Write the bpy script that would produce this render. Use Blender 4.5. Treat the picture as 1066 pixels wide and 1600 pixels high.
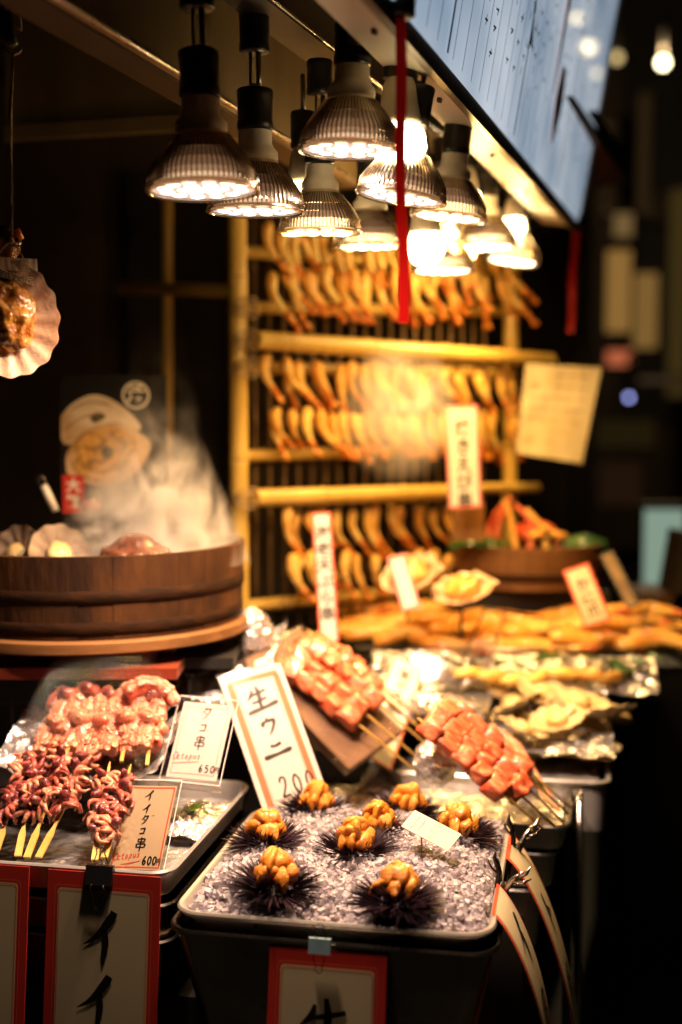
import bpy, math, random
from mathutils import Vector, Matrix, noise, Euler
R = random.Random(7)
for o in list(bpy.data.objects):
    bpy.data.objects.remove(o)
SC = bpy.context.scene
COL = SC.collection
# ------------------------------------------------------------------ camera
FPX = 1900.0
PITCH = math.atan(140 / FPX)
CAMZ = 1.5
cd = bpy.data.cameras.new('camera')
cam = bpy.data.objects.new('camera', cd)
COL.objects.link(cam)
cam.location = (0, 0, CAMZ)
cam.rotation_euler = (math.pi / 2 - PITCH, 0, 0)
cd.sensor_fit = 'VERTICAL'
cd.sensor_height = 36
cd.sensor_width = 24
cd.lens = 36 * FPX / 1600
cd.clip_start = 0.05
cd.clip_end = 300
cd.dof.use_dof = True
cd.dof.focus_distance = 1.68
cd.dof.aperture_fstop = 1.38
SC.camera = cam
# ------------------------------------------------------------------ world: night
w = bpy.data.worlds.new('World')
SC.world = w
w.use_nodes = True
nt = w.node_tree
sky = nt.nodes.new('ShaderNodeTexSky')
sky.sky_type = 'NISHITA'
sky.sun_disc = False
sky.sun_elevation = math.radians(-4)
sky.sun_rotation = math.radians(60)
bgn = nt.nodes['Background']
nt.links.new(sky.outputs[0], bgn.inputs[0])
bgn.inputs[1].default_value = 0.01
SC.view_settings.view_transform = 'Standard'
SC.view_settings.look = 'None'
SC.view_settings.exposure = 0.22
SC.view_settings.gamma = 1
SC.view_settings.use_curve_mapping = False
SC.cycles.use_denoising = True
SC.cycles.max_bounces = 12
SC.cycles.transmission_bounces = 10
SC.cycles.transparent_max_bounces = 24
SC.cycles.volume_bounces = 1
SC.cycles.sample_clamp_indirect = 6
SC.cycles.sample_clamp_direct = 0
SC.cycles.caustics_refractive = False
SC.cycles.caustics_reflective = False
SC.cycles.blur_glossy = 0.6
PAR_W = 26.0       # power of one reflector lamp
BULB_W = 2.0
FRONT_COL = (1.0, 0.67, 0.485)
BACK_COL = (1.0, 0.56, 0.16)

# ------------------------------------------------------------------ helpers
_F = Vector((0, math.cos(PITCH), -math.sin(PITCH)))
_U = Vector((0, math.sin(PITCH), math.cos(PITCH)))
_X = Vector((1, 0, 0))
def ray(px, py):
    return _F + _X * ((px - 533) / FPX) + _U * ((800 - py) / FPX)
def P(px, py, d):
    r = ray(px, py)
    return Vector((0, 0, CAMZ)) + r * (d / r.y)
def PZ(px, py, z):
    r = ray(px, py)
    return Vector((0, 0, CAMZ)) + r * ((z - CAMZ) / r.z)
def V(*a):
    return Vector(a)
def nz(p, s=1.0, k=0.0):
    return noise.noise(Vector((p[0] * s + k, p[1] * s - k * 2, p[2] * s + k * 3)))

class MB:
    def __init__(s):
        s.v = []; s.f = []; s.m = []; s.cur = 0
    def add(s, vs, fs):
        b = len(s.v)
        s.v += [tuple(x) for x in vs]
        s.f += [tuple(i + b for i in f) for f in fs]
        s.m += [s.cur] * len(fs)
        return s
    def box(s, c, size, M=None):
        c = Vector(c)
        hx, hy, hz = size[0] / 2, size[1] / 2, size[2] / 2
        vs = [Vector((x, y, z)) for x in (-hx, hx) for y in (-hy, hy) for z in (-hz, hz)]
        if M is not None: vs = [M @ v for v in vs]
        vs = [v + c for v in vs]
        return s.add(vs, [(0, 1, 3, 2), (4, 6, 7, 5), (0, 4, 5, 1), (2, 3, 7, 6), (0, 2, 6, 4), (1, 5, 7, 3)])
    def tube(s, pts, rad, n=8, cap=True, flat=1.0):
        pts = [Vector(p) for p in pts]
        if not hasattr(rad, '__len__'): rad = [rad] * len(pts)
        vs = []; fs = []
        t0 = (pts[1] - pts[0]).normalized()
        a = t0.orthogonal().normalized()
        for i, p in enumerate(pts):
            if i == 0: t = t0
            elif i == len(pts) - 1: t = (pts[i] - pts[i - 1]).normalized()
            else: t = (pts[i + 1] - pts[i - 1]).normalized()
            a = (a - t * a.dot(t))
            a = a.normalized() if a.length > 1e-6 else t.orthogonal().normalized()
            b = t.cross(a)
            for k in range(n):
                g = 2 * math.pi * k / n
                vs.append(p + (a * math.cos(g) + b * math.sin(g) * flat) * rad[i])
        for i in range(len(pts) - 1):
            for k in range(n):
                k2 = (k + 1) % n
                fs.append((i * n + k, i * n + k2, (i + 1) * n + k2, (i + 1) * n + k))
        if cap:
            fs.append(tuple(range(n - 1, -1, -1)))
            L = (len(pts) - 1) * n
            fs.append(tuple(range(L, L + n)))
        return s.add(vs, fs)
    def lathe(s, prof, n=32, c=(0, 0, 0), close=False, ell=(1, 1), rf=None):
        vs = []; fs = []
        c = Vector(c)
        for i, (r, z) in enumerate(prof):
            for k in range(n):
                g = 2 * math.pi * k / n
                rr = r * (rf(k, n, i) if rf else 1)
                vs.append((c.x + rr * math.cos(g) * ell[0], c.y + rr * math.sin(g) * ell[1], c.z + z))
        m = len(prof)
        for i in range(m - 1 + (1 if close else 0)):
            j = (i + 1) % m
            for k in range(n):
                k2 = (k + 1) % n
                fs.append((i * n + k, i * n + k2, j * n + k2, j * n + k))
        if not close:
            if prof[0][0] > 1e-5: fs.append(tuple(range(n - 1, -1, -1)))
            if prof[-1][0] > 1e-5: fs.append(tuple(range((m - 1) * n, m * n)))
        return s.add(vs, fs)
    def blob(s, c, rad, M=None, nu=10, nv=7, k=0.0, amp=0.0, ns=1.0):
        c = Vector(c); vs = []; fs = []
        for j in range(nv + 1):
            th = math.pi * j / nv
            for i in range(nu):
                ph = 2 * math.pi * i / nu
                d = Vector((math.sin(th) * math.cos(ph), math.sin(th) * math.sin(ph), math.cos(th)))
                f = 1 + amp * nz(d, ns, k)
                v = Vector((d.x * rad[0], d.y * rad[1], d.z * rad[2])) * f
                if M is not None: v = M @ v
                vs.append(v + c)
        for j in range(nv):
            for i in range(nu):
                i2 = (i + 1) % nu
                fs.append((j * nu + i, (j + 1) * nu + i, (j + 1) * nu + i2, j * nu + i2))
        return s.add(vs, fs)
    def grid(s, fn, nx, ny):
        vs = [fn(i / nx, j / ny) for j in range(ny + 1) for i in range(nx + 1)]
        fs = [(j * (nx + 1) + i, j * (nx + 1) + i + 1, (j + 1) * (nx + 1) + i + 1, (j + 1) * (nx + 1) + i)
              for j in range(ny) for i in range(nx)]
        return s.add(vs, fs)
    def disp(s, amp, sc, k=0.0):
        s.v = [tuple(Vector(p) + noise.noise_vector(Vector(p) * sc + Vector((k, k, k))) * amp) for p in s.v]
        return s
    def mesh(s, name, mats, smooth=True):
        me = bpy.data.meshes.new(name)
        me.from_pydata(s.v, [], s.f)
        for m in (mats if isinstance(mats, (list, tuple)) else [mats]):
            me.materials.append(m)
        me.polygons.foreach_set('material_index', s.m)
        me.polygons.foreach_set('use_smooth', [smooth] * len(s.f))
        me.update()
        return me

def build(mb, name, mat, parent=None, smooth=True, world=False, kind=None, label=None, angle=None):
    """link the builder as one mesh object. world=True: the coordinates are world ones."""
    if world and parent is not None:
        M = wm(parent).inverted()
        mb.v = [tuple(M @ Vector(p)) for p in mb.v]
    me = mb.mesh(name, mat, smooth)
    if angle:
        me.set_sharp_from_angle(angle=math.radians(angle))
    return place(name, me, parent, kind, label)
def place(name, me, parent=None, kind=None, label=None, loc=None, rot=None, scale=None):
    o = bpy.data.objects.new(name, me)
    COL.objects.link(o)
    o.parent = parent
    if kind: o['kind'] = kind
    if label: o['label'] = label
    if loc is not None: o.location = loc
    if rot is not None: o.rotation_euler = rot
    if scale is not None: o.scale = scale if hasattr(scale, '__len__') else (scale,) * 3
    return o
def wm(o):
    M = o.matrix_basis.copy()
    while o.parent:
        o = o.parent
        M = o.matrix_basis @ M
    return M
def tag(o, label, cat, group=None):
    o['label'] = label; o['category'] = cat
    if group: o['group'] = group
    return o
def thing(name, label, cat, loc=(0, 0, 0), rot=(0, 0, 0), group=None):
    o = bpy.data.objects.new(name, None)
    o.empty_display_size = 0.02
    COL.objects.link(o)
    o.location = loc
    if isinstance(rot, Matrix):
        o.rotation_euler = rot.to_euler()
    else:
        o.rotation_euler = rot
    return tag(o, label, cat, group)
def structure(mb, name, mat, smooth=False):
    return build(mb, name, mat, None, smooth, kind='structure')
def kids(o):
    return [c for c in o.children]
def copy_tree(o, parent=None):
    c = o.copy(); COL.objects.link(c); c.parent = parent
    for ch in kids(o): copy_tree(ch, c)
    return c
def frame(x, y, z=None):
    """rotation matrix from an x axis and an approximate y axis"""
    x = Vector(x).normalized(); y = Vector(y)
    z = x.cross(y).normalized(); y = z.cross(x)
    return Matrix((x, y, z)).transposed()
ORD = ['first', 'second', 'third', 'fourth', 'fifth', 'sixth', 'seventh', 'eighth', 'ninth', 'tenth', 'eleventh', 'twelfth',
       'thirteenth', 'fourteenth', 'fifteenth', 'sixteenth', 'seventeenth', 'eighteenth', 'nineteenth', 'twentieth', 'twenty-first', 'twenty-second', 'twenty-third', 'twenty-fourth']

# ------------------------------------------------------------------ materials
def mat(name, col, rough=0.5, metal=0.0, col2=None, ns=20, bump=0.0, bs=60, coat=0.0, trans=0.0, sss=0.0, ssc=None,
        emit=None, es=0.0, ior=1.45, stretch=None, rvar=0.0, alpha=1.0, spec=0.5, ramp=(0.4, 0.62), detail=4.0, dist=0.0, aniso=0.0, orand=None):
    m = bpy.data.materials.new(name)
    m.use_nodes = True
    t = m.node_tree
    b = t.nodes['Principled BSDF']
    c4 = lambda c: (c[0], c[1], c[2], 1)
    b.inputs['Base Color'].default_value = c4(col)
    b.inputs['Roughness'].default_value = rough
    b.inputs['Metallic'].default_value = metal
    b.inputs['IOR'].default_value = ior
    b.inputs['Alpha'].default_value = alpha
    b.inputs['Coat Weight'].default_value = coat
    b.inputs['Coat Roughness'].default_value = 0.08
    b.inputs['Transmission Weight'].default_value = trans
    b.inputs['Specular IOR Level'].default_value = spec
    b.inputs['Subsurface Weight'].default_value = sss
    if sss:
        b.inputs['Subsurface Radius'].default_value = ssc or (1.0, 0.35, 0.2)
        b.inputs['Subsurface Scale'].default_value = 0.006
    if emit:
        b.inputs['Emission Color'].default_value = c4(emit)
        b.inputs['Emission Strength'].default_value = es
    tc = t.nodes.new('ShaderNodeTexCoord')
    src = tc.outputs['Object']
    if stretch:
        mp = t.nodes.new('ShaderNodeMapping')
        mp.inputs['Scale'].default_value = stretch
        t.links.new(src, mp.inputs[0]); src = mp.outputs[0]
    if col2 is not None:
        n = t.nodes.new('ShaderNodeTexNoise')
        n.inputs['Scale'].default_value = ns
        n.inputs['Detail'].default_value = detail
        n.inputs['Distortion'].default_value = dist
        t.links.new(src, n.inputs['Vector'])
        cr = t.nodes.new('ShaderNodeValToRGB')
        cr.color_ramp.elements[0].position = ramp[0]; cr.color_ramp.elements[0].color = c4(col)
        cr.color_ramp.elements[1].position = ramp[1]; cr.color_ramp.elements[1].color = c4(col2)
        t.links.new(n.outputs['Fac'], cr.inputs[0])
        cout = cr.outputs[0]
        if orand:
            oi = t.nodes.new('ShaderNodeObjectInfo'); mx = t.nodes.new('ShaderNodeMix'); mx.data_type = 'RGBA'
            mx.inputs[7].default_value = c4(orand)
            q = t.nodes.new('ShaderNodeMath'); q.operation = 'MULTIPLY'; q.inputs[1].default_value = .55
            t.links.new(oi.outputs['Random'], q.inputs[0]); t.links.new(q.outputs[0], mx.inputs[0])
            t.links.new(cout, mx.inputs[6]); cout = mx.outputs[2]
        t.links.new(cout, b.inputs['Base Color'])
        if rvar:
            mr = t.nodes.new('ShaderNodeMapRange')
            mr.inputs['To Min'].default_value = max(0.02, rough - rvar); mr.inputs['To Max'].default_value = rough + rvar
            t.links.new(n.outputs['Fac'], mr.inputs[0]); t.links.new(mr.outputs[0], b.inputs['Roughness'])
    if bump:
        n = t.nodes.new('ShaderNodeTexNoise')
        n.inputs['Scale'].default_value = bs
        n.inputs['Detail'].default_value = 5
        t.links.new(src, n.inputs['Vector'])
        bp = t.nodes.new('ShaderNodeBump')
        bp.inputs['Strength'].default_value = min(1.0, bump)
        bp.inputs['Distance'].default_value = 0.004
        t.links.new(n.outputs['Fac'], bp.inputs['Height'])
        t.links.new(bp.outputs[0], b.inputs['Normal'])
    return m

M = {}
M['steel'] = mat('steel', (0.55, 0.52, 0.48), 0.28, 1.0, (0.40, 0.38, 0.35), 12, 0.12, 90, rvar=0.12)
M['hood'] = mat('hood_steel', (0.38, 0.28, 0.14), 0.5, 0.6, (0.24, 0.17, 0.08), 5, 0.1, 30, stretch=(1, 1, 0.15), rvar=0.1)
M['darksteel'] = mat('dark_steel', (0.06, 0.055, 0.05), 0.45, 0.8, (0.03, 0.028, 0.025), 8, 0.1, 40)
M['foil'] = mat('foil', (0.80, 0.77, 0.76), 0.25, 0.78, (0.70, 0.67, 0.66), 20, 0.9, 90, rvar=0.1)
M['trayrim'] = mat('bright_tray', (0.66, 0.62, 0.56), 0.34, 0.75, (0.52, 0.48, 0.42), 9, 0.1, 50, rvar=0.08)
M['shadesteel'] = mat('shaded_steel', (0.16, 0.14, 0.12), 0.26, 1.0, (0.10, 0.09, 0.075), 12, 0.15, 60, rvar=0.1)  # darkened steel: the shade on the pan fronts is put into its colour
M['foil_pan'] = mat('foil_pan', (0.82, 0.80, 0.78), 0.34, 0.85, (0.70, 0.68, 0.66), 20, 0.3, 70)
M['enamel'] = mat('tray_enamel', (0.62, 0.60, 0.58), 0.3, 0.55, (0.52, 0.50, 0.48), 9, 0.08, 40)
M['bamboo'] = mat('bamboo', (0.62, 0.42, 0.10), 0.38, 0, (0.48, 0.30, 0.06), 6, 0.15, 60, stretch=(1, 1, 0.25), coat=0.25)
M['bamboo_node'] = mat('bamboo_node', (0.22, 0.12, 0.03), 0.6, 0, (0.30, 0.17, 0.05), 30)
M['rod'] = mat('brown_rod', (0.23, 0.14, 0.05), 0.55, 0, (0.14, 0.08, 0.03), 20)
M['wood'] = mat('tub_wood', (0.066, 0.024, 0.005), 0.7, 0, (0.022, 0.008, 0.002), 7, 0.5, 50, stretch=(2, 2, 0.6), coat=0.0, spec=0.25, detail=8, rvar=0.1)
M['hoop'] = mat('tub_hoop', (0.028, 0.010, 0.003), 0.8, 0, (0.014, 0.006, 0.002), 25, 0.3, 60, stretch=(1, 1, 4), spec=0.12)
M['pale_wood'] = mat('pale_wood', (0.21, 0.095, 0.03), 0.5, 0, (0.14, 0.06, 0.018), 7, 0.3, 30, stretch=(0.4, 3, 3))
M['rust'] = mat('red_lacquer', (0.22, 0.035, 0.012), 0.5, 0, (0.12, 0.02, 0.008), 8)
M['paper'] = mat('paper', (0.80, 0.77, 0.72), 0.6, 0, (0.76, 0.73, 0.67), 4)
M['paper_cream'] = mat('cream_paper', (0.60, 0.51, 0.31), 0.6, 0, (0.53, 0.44, 0.26), 3, coat=0.15)
M['paper_old'] = mat('old_paper', (0.72, 0.62, 0.40), 0.75, 0, (0.62, 0.50, 0.28), 6, 0.4, 14)
M['paper_tan'] = mat('tan_paper', (0.60, 0.48, 0.30), 0.6, 0, (0.55, 0.43, 0.26), 5)
M['red'] = mat('red_print', (0.58, 0.035, 0.02), 0.5, 0, (0.50, 0.03, 0.018), 5, coat=0.2)
M['orange'] = mat('orange_print', (0.74, 0.20, 0.075), 0.5, 0, (0.68, 0.17, 0.06), 6)
M['redorange'] = mat('red_orange_print', (0.72, 0.10, 0.04), 0.5)
M['pinkish'] = mat('pink_print', (0.75, 0.22, 0.20), 0.5)
M['ink'] = mat('ink', (0.010, 0.009, 0.010), 0.35)
M['redink'] = mat('red_ink', (0.62, 0.05, 0.03), 0.5)
M['card_edge'] = mat('card_edge', (0.8, 0.76, 0.74), 0.2, 0, coat=0.6)
M['black'] = mat('black_plastic', (0.014, 0.013, 0.012), 0.35, 0, (0.02, 0.018, 0.016), 20, 0.05, 60)
M['blackclip'] = mat('black_clip', (0.01, 0.01, 0.01), 0.28, 0.3)
M['blueclip'] = mat('blue_clip', (0.16, 0.26, 0.30), 0.35, 0.3)
M['wire'] = mat('wire', (0.35, 0.33, 0.30), 0.3, 1.0)
M['darkwire'] = mat('dark_wire', (0.05, 0.045, 0.04), 0.4, 0.9)
M['cream'] = mat('lamp_cream', (0.82, 0.74, 0.60), 0.42, 0, (0.76, 0.68, 0.54), 10)
M['label'] = mat('grey_label', (0.30, 0.27, 0.24), 0.5)
M['rope'] = mat('twine', (0.42, 0.31, 0.17), 0.8, 0, (0.30, 0.20, 0.10), 90, 0.8, 300)
M['ribbon'] = mat('red_ribbon', (0.55, 0.012, 0.012), 0.5, 0, (0.42, 0.008, 0.01), 30, 0.2, 120, sss=0.0)
M['stick'] = mat('skewer_bamboo', (0.66, 0.42, 0.11), 0.5, 0, (0.56, 0.33, 0.07), 12, 0.2, 90, stretch=(4, 4, 0.6))
M['roe'] = mat('roe', (0.68, 0.25, 0.014), 0.34, 0, (0.50, 0.14, 0.008), 55, 0.6, 620, coat=0.55, sss=0.25, ssc=(1, 0.4, 0.08), detail=6)
M['spine'] = mat('spine', (0.030, 0.012, 0.020), 0.36, 0, (0.012, 0.006, 0.010), 60, spec=0.5)
M['test'] = mat('urchin_shell', (0.012, 0.006, 0.010), 0.6, 0, bump=0.8, bs=200)
M['octo'] = mat('octopus_flesh', (0.56, 0.085, 0.035), 0.3, 0, (0.64, 0.25, 0.14), 26, 0.35, 160, coat=0.8, sss=0.3, dist=1.0, ramp=(0.42, 0.6))
M['octo_pale'] = mat('octopus_pale', (0.68, 0.30, 0.17), 0.28, 0, (0.60, 0.13, 0.06), 30, 0.3, 180, coat=0.8, sss=0.3)
M['octo_skin'] = mat('octopus_skin', (0.16, 0.035, 0.04), 0.3, 0, (0.62, 0.17, 0.10), 34, 0.35, 200, coat=0.7, sss=0.1, ramp=(0.38, 0.66))
M['sucker'] = mat('sucker', (0.66, 0.22, 0.12), 0.3, 0, (0.72, 0.40, 0.28), 90, coat=0.7, sss=0.2)
M['baby'] = mat('baby_octopus', (0.13, 0.014, 0.018), 0.36, 0, (0.42, 0.10, 0.06), 60, 0.5, 260, coat=0.3, sss=0.15, ramp=(0.36, 0.62))
M['baby_head'] = mat('baby_octopus_head', (0.09, 0.014, 0.020), 0.36, 0, (0.26, 0.045, 0.035), 110, 0.5, 240, coat=0.4, sss=0.1)
M['baby_pale'] = mat('baby_octopus_pale', (0.62, 0.28, 0.16), 0.42, 0, (0.34, 0.07, 0.045), 50, 0.5, 200, coat=0.3, sss=0.2)
M['tuna'] = mat('tuna', (0.56, 0.075, 0.022), 0.42, 0, (0.74, 0.27, 0.12), 26, 0.7, 110, coat=0.4, stretch=(1, 3.5, 1), sss=0.3, dist=1.5)
M['batter'] = mat('prawn_batter', (0.90, 0.68, 0.22), 0.45, 0, (0.82, 0.46, 0.07), 38, 0.6, 90, coat=0.15, orand=(0.66, 0.26, 0.03))
M['prawn_tail'] = mat('prawn_tail', (0.76, 0.30, 0.035), 0.4, 0, (0.55, 0.08, 0.01), 40, coat=0.3)
M['crab'] = mat('crab_shell', (0.62, 0.075, 0.03), 0.38, 0, (0.74, 0.20, 0.08), 30, 0.4, 120, coat=0.4)
M['crableg'] = mat('crab_leg', (0.80, 0.32, 0.045), 0.4, 0, (0.82, 0.50, 0.12), 30, 0.4, 90, coat=0.3)
M['leaf'] = mat('green_leaf', (0.045, 0.13, 0.03), 0.4, 0, (0.03, 0.08, 0.02), 20, coat=0.3)
M['shell'] = mat('scallop_shell', (0.70, 0.52, 0.34), 0.42, 0, (0.56, 0.32, 0.18), 22, 0.5, 90, coat=0.25, sss=0.15)
M['shell_beige'] = mat('beige_shell', (0.70, 0.56, 0.33), 0.42, 0, (0.55, 0.40, 0.20), 16, 0.4, 90, coat=0.2)
M['shell_grey'] = mat('grey_shell', (0.36, 0.27, 0.18), 0.5, 0, (0.20, 0.14, 0.09), 20, 0.5, 80, coat=0.3)
M['meat'] = mat('scallop_meat', (0.72, 0.34, 0.05), 0.2, 0, (0.40, 0.12, 0.016), 60, 0.8, 160, coat=0.9, sss=0.1, detail=7)
M['meat_yellow'] = mat('yellow_meat', (0.85, 0.52, 0.14), 0.3, 0, (0.74, 0.28, 0.04), 40, 0.6, 120, coat=0.6)
M['darkmeat'] = mat('dark_meat', (0.03, 0.012, 0.006), 0.3, 0, coat=0.6)
M['whelk'] = mat('brown_shell', (0.06, 0.016, 0.008), 0.25, 0, (0.13, 0.045, 0.02), 40, 0.3, 80, coat=0.8)
M['paste'] = mat('yellow_paste', (0.72, 0.58, 0.28), 0.45, 0, (0.62, 0.44, 0.15), 20, 0.4, 60, coat=0.3)
M['water'] = mat('tub_broth', (0.10, 0.05, 0.025), 0.12, 0, bump=0.3, bs=30)
M['asphalt'] = mat('street', (0.030, 0.034, 0.028), 0.55, 0, (0.018, 0.020, 0.017), 2, 0.4, 30)
M['wall'] = mat('dark_wall', (0.055, 0.036, 0.018), 0.7, 0, (0.038, 0.024, 0.012), 2, 0.2, 8)
M['blackwall'] = mat('black_panel', (0.012, 0.010, 0.008), 0.7, 0, (0.018, 0.014, 0.01), 3)
M['ceilwood'] = mat('ceiling_wood', (0.13, 0.06, 0.022), 0.6, 0, (0.08, 0.036, 0.013), 5, 0.2, 30, stretch=(6, 0.6, 1))
M['whitemetal'] = mat('white_metal', (0.74, 0.68, 0.58), 0.45, 0, (0.68, 0.62, 0.52), 6, 0.08, 40)
M['fascia'] = mat('fascia_frame', (0.10, 0.07, 0.04), 0.4, 0.4, (0.07, 0.05, 0.03), 10)
M['counter'] = mat('counter_black', (0.016, 0.013, 0.011), 0.6, 0, (0.010, 0.008, 0.007), 5, 0.2, 20)
M['poster'] = mat('poster_black', (0.010, 0.009, 0.008), 0.45, 0, coat=0.2)
M['print_shell'] = mat('printed_shell', (0.62, 0.42, 0.22), 0.5, 0, (0.34, 0.17, 0.05), 11, dist=0.8)
M['print_shell2'] = mat('printed_shell_pale', (0.70, 0.56, 0.38), 0.5, 0, (0.42, 0.24, 0.08), 9, dist=0.5, ramp=(0.48, 0.7))
M['print_meat'] = mat('printed_meat', (0.60, 0.32, 0.07), 0.5, 0, (0.13, 0.06, 0.012), 26, dist=2.0, ramp=(0.42, 0.66))
M['print_brown'] = mat('printed_brown', (0.26, 0.12, 0.025), 0.5, 0, (0.40, 0.20, 0.05), 30)
M['print_dark'] = mat('printed_dark', (0.06, 0.045, 0.02), 0.5, 0, (0.12, 0.10, 0.05), 50)
M['print_cream'] = mat('printed_cream', (0.78, 0.70, 0.55), 0.5)
M['brownprint'] = mat('orange_brown_print', (.42, .11, .03), .4)
M['sleeve'] = mat('film', (0.9, 0.88, 0.86), 0.10, 0, trans=1.0, ior=1.45, bump=0.7, bs=45)

def emitter(name, col, s):
    m = bpy.data.materials.new(name); m.use_nodes = True
    t = m.node_tree
    t.nodes.remove(t.nodes['Principled BSDF'])
    e = t.nodes.new('ShaderNodeEmission')
    e.inputs[0].default_value = (*col, 1); e.inputs[1].default_value = s
    t.links.new(e.outputs[0], t.nodes['Material Output'].inputs[0])
    return m
M['led'] = emitter('led_lens', (1.0, 0.84, 0.66), 3.5)
M['led_back'] = emitter('led_lens_back', (1.0, 0.70, 0.34), 18)
M['glow'] = emitter('reflector_glow', (1.0, 0.72, 0.50), 1.3)  # stepped emission put in for lamp light leaking through the ribbed body
M['glow_back'] = emitter('reflector_glow_back', (1.0, 0.74, 0.38), 4.5)
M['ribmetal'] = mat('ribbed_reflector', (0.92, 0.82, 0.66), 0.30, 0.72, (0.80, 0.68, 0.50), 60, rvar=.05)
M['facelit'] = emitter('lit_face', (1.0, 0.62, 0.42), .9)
M['glow_mid'] = emitter('reflector_glow_mid', (1.0, 0.62, 0.38), 0.55)
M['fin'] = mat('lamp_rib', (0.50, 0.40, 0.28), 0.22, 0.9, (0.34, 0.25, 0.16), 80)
M['glow_faint'] = emitter('reflector_glow_faint', (1.0, 0.55, 0.28), .10)
M['glow_dim'] = emitter('reflector_glow_dim', (1.0, 0.58, 0.34), 0.28)
M['globe'] = emitter('lit_globe', (1.0, 0.72, 0.36), 22)
def clear_mat(name, tint, fac, rough=0.06, bump=0.0, bs=40):
    """thin clear plastic: mostly lets light through, with a gloss"""
    m = bpy.data.materials.new(name); m.use_nodes = True
    t = m.node_tree
    t.nodes.remove(t.nodes['Principled BSDF'])
    tr = t.nodes.new('ShaderNodeBsdfTransparent'); tr.inputs[0].default_value = (*tint, 1)
    gl = t.nodes.new('ShaderNodeBsdfGlossy'); gl.inputs['Roughness'].default_value = rough
    lw = t.nodes.new('ShaderNodeLayerWeight'); lw.inputs[0].default_value = 0.3
    mr = t.nodes.new('ShaderNodeMapRange'); mr.inputs['To Min'].default_value = fac; mr.inputs['To Max'].default_value = 0.6
    mx = t.nodes.new('ShaderNodeMixShader')
    t.links.new(lw.outputs['Facing'], mr.inputs[0]); t.links.new(mr.outputs[0], mx.inputs[0])
    t.links.new(tr.outputs[0], mx.inputs[1]); t.links.new(gl.outputs[0], mx.inputs[2])
    t.links.new(mx.outputs[0], t.nodes['Material Output'].inputs[0])
    if bump:
        n = t.nodes.new('ShaderNodeTexNoise'); n.inputs['Scale'].default_value = bs
        bp = t.nodes.new('ShaderNodeBump'); bp.inputs['Strength'].default_value = bump; bp.inputs['Distance'].default_value = 0.01
        t.links.new(n.outputs[0], bp.inputs['Height'])
        t.links.new(bp.outputs[0], gl.inputs['Normal'])
    return m
M['clear'] = clear_mat('clear_plastic', (0.96, 0.94, 0.93), 0.025)
M['film'] = clear_mat('cling_film', (0.95, 0.93, 0.92), 0.05, 0.07, 1.0, 60)
M['lampglass'] = clear_mat('ribbed_glass', (0.84, 0.74, 0.62), 0.30, 0.16)
M['reflector'] = mat('reflector', (0.50, 0.38, 0.24), 0.35, 0.8)
def ribbon_mat():
    m = bpy.data.materials.new('red_ribbon_cloth'); m.use_nodes = True
    t = m.node_tree; b = t.nodes['Principled BSDF']
    b.inputs['Base Color'].default_value = (.36, .008, .008, 1); b.inputs['Roughness'].default_value = .5
    tl = t.nodes.new('ShaderNodeBsdfTranslucent'); tl.inputs[0].default_value = (.24, .004, .004, 1)
    mx = t.nodes.new('ShaderNodeMixShader'); mx.inputs[0].default_value = .6
    t.links.new(b.outputs[0], mx.inputs[1]); t.links.new(tl.outputs[0], mx.inputs[2])
    t.links.new(mx.outputs[0], t.nodes['Material Output'].inputs[0])
    return m
M['ribbon'] = ribbon_mat()
def ice_mat():
    m = bpy.data.materials.new('ice'); m.use_nodes = True
    t = m.node_tree; t.nodes.remove(t.nodes['Principled BSDF'])
    N = t.nodes.new; L = t.links.new
    n = N('ShaderNodeTexNoise'); n.inputs['Scale'].default_value = 110
    bp = N('ShaderNodeBump'); bp.inputs['Strength'].default_value = 0.35; bp.inputs['Distance'].default_value = 0.003
    L(n.outputs[0], bp.inputs['Height'])
    tr = N('ShaderNodeBsdfTransparent'); tr.inputs[0].default_value = (.985, .955, .98, 1)
    rf = N('ShaderNodeBsdfRefraction'); rf.inputs[0].default_value = (.97, .93, .97, 1); rf.inputs['IOR'].default_value = 1.31; rf.inputs['Roughness'].default_value = .02
    gl = N('ShaderNodeBsdfGlossy'); gl.inputs['Roughness'].default_value = .05
    df = N('ShaderNodeBsdfTranslucent'); df.inputs[0].default_value = (.98, .90, .94, 1)
    d2 = N('ShaderNodeBsdfDiffuse'); d2.inputs[0].default_value = (.94, .86, .92, 1)
    for q in (rf, gl): L(bp.outputs[0], q.inputs['Normal'])
    a = N('ShaderNodeMixShader'); a.inputs[0].default_value = .26; L(tr.outputs[0], a.inputs[1]); L(rf.outputs[0], a.inputs[2])
    b = N('ShaderNodeMixShader'); b.inputs[0].default_value = .5; L(df.outputs[0], b.inputs[1]); L(d2.outputs[0], b.inputs[2])
    c = N('ShaderNodeMixShader'); L(a.outputs[0], c.inputs[1]); L(b.outputs[0], c.inputs[2])
    n2 = N('ShaderNodeTexNoise'); n2.inputs['Scale'].default_value = 70
    mr2 = N('ShaderNodeMapRange'); mr2.inputs['From Min'].default_value = .4; mr2.inputs['From Max'].default_value = .7; mr2.inputs['To Min'].default_value = .38; mr2.inputs['To Max'].default_value = .92
    L(n2.outputs[0], mr2.inputs[0]); L(mr2.outputs[0], c.inputs[0])
    fr = N('ShaderNodeFresnel'); fr.inputs['IOR'].default_value = 1.45; L(bp.outputs[0], fr.inputs['Normal'])
    d = N('ShaderNodeMixShader'); L(fr.outputs[0], d.inputs[0]); L(c.outputs[0], d.inputs[1]); L(gl.outputs[0], d.inputs[2])
    L(d.outputs[0], t.nodes['Material Output'].inputs[0])
    return m
M['ice'] = ice_mat()
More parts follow.
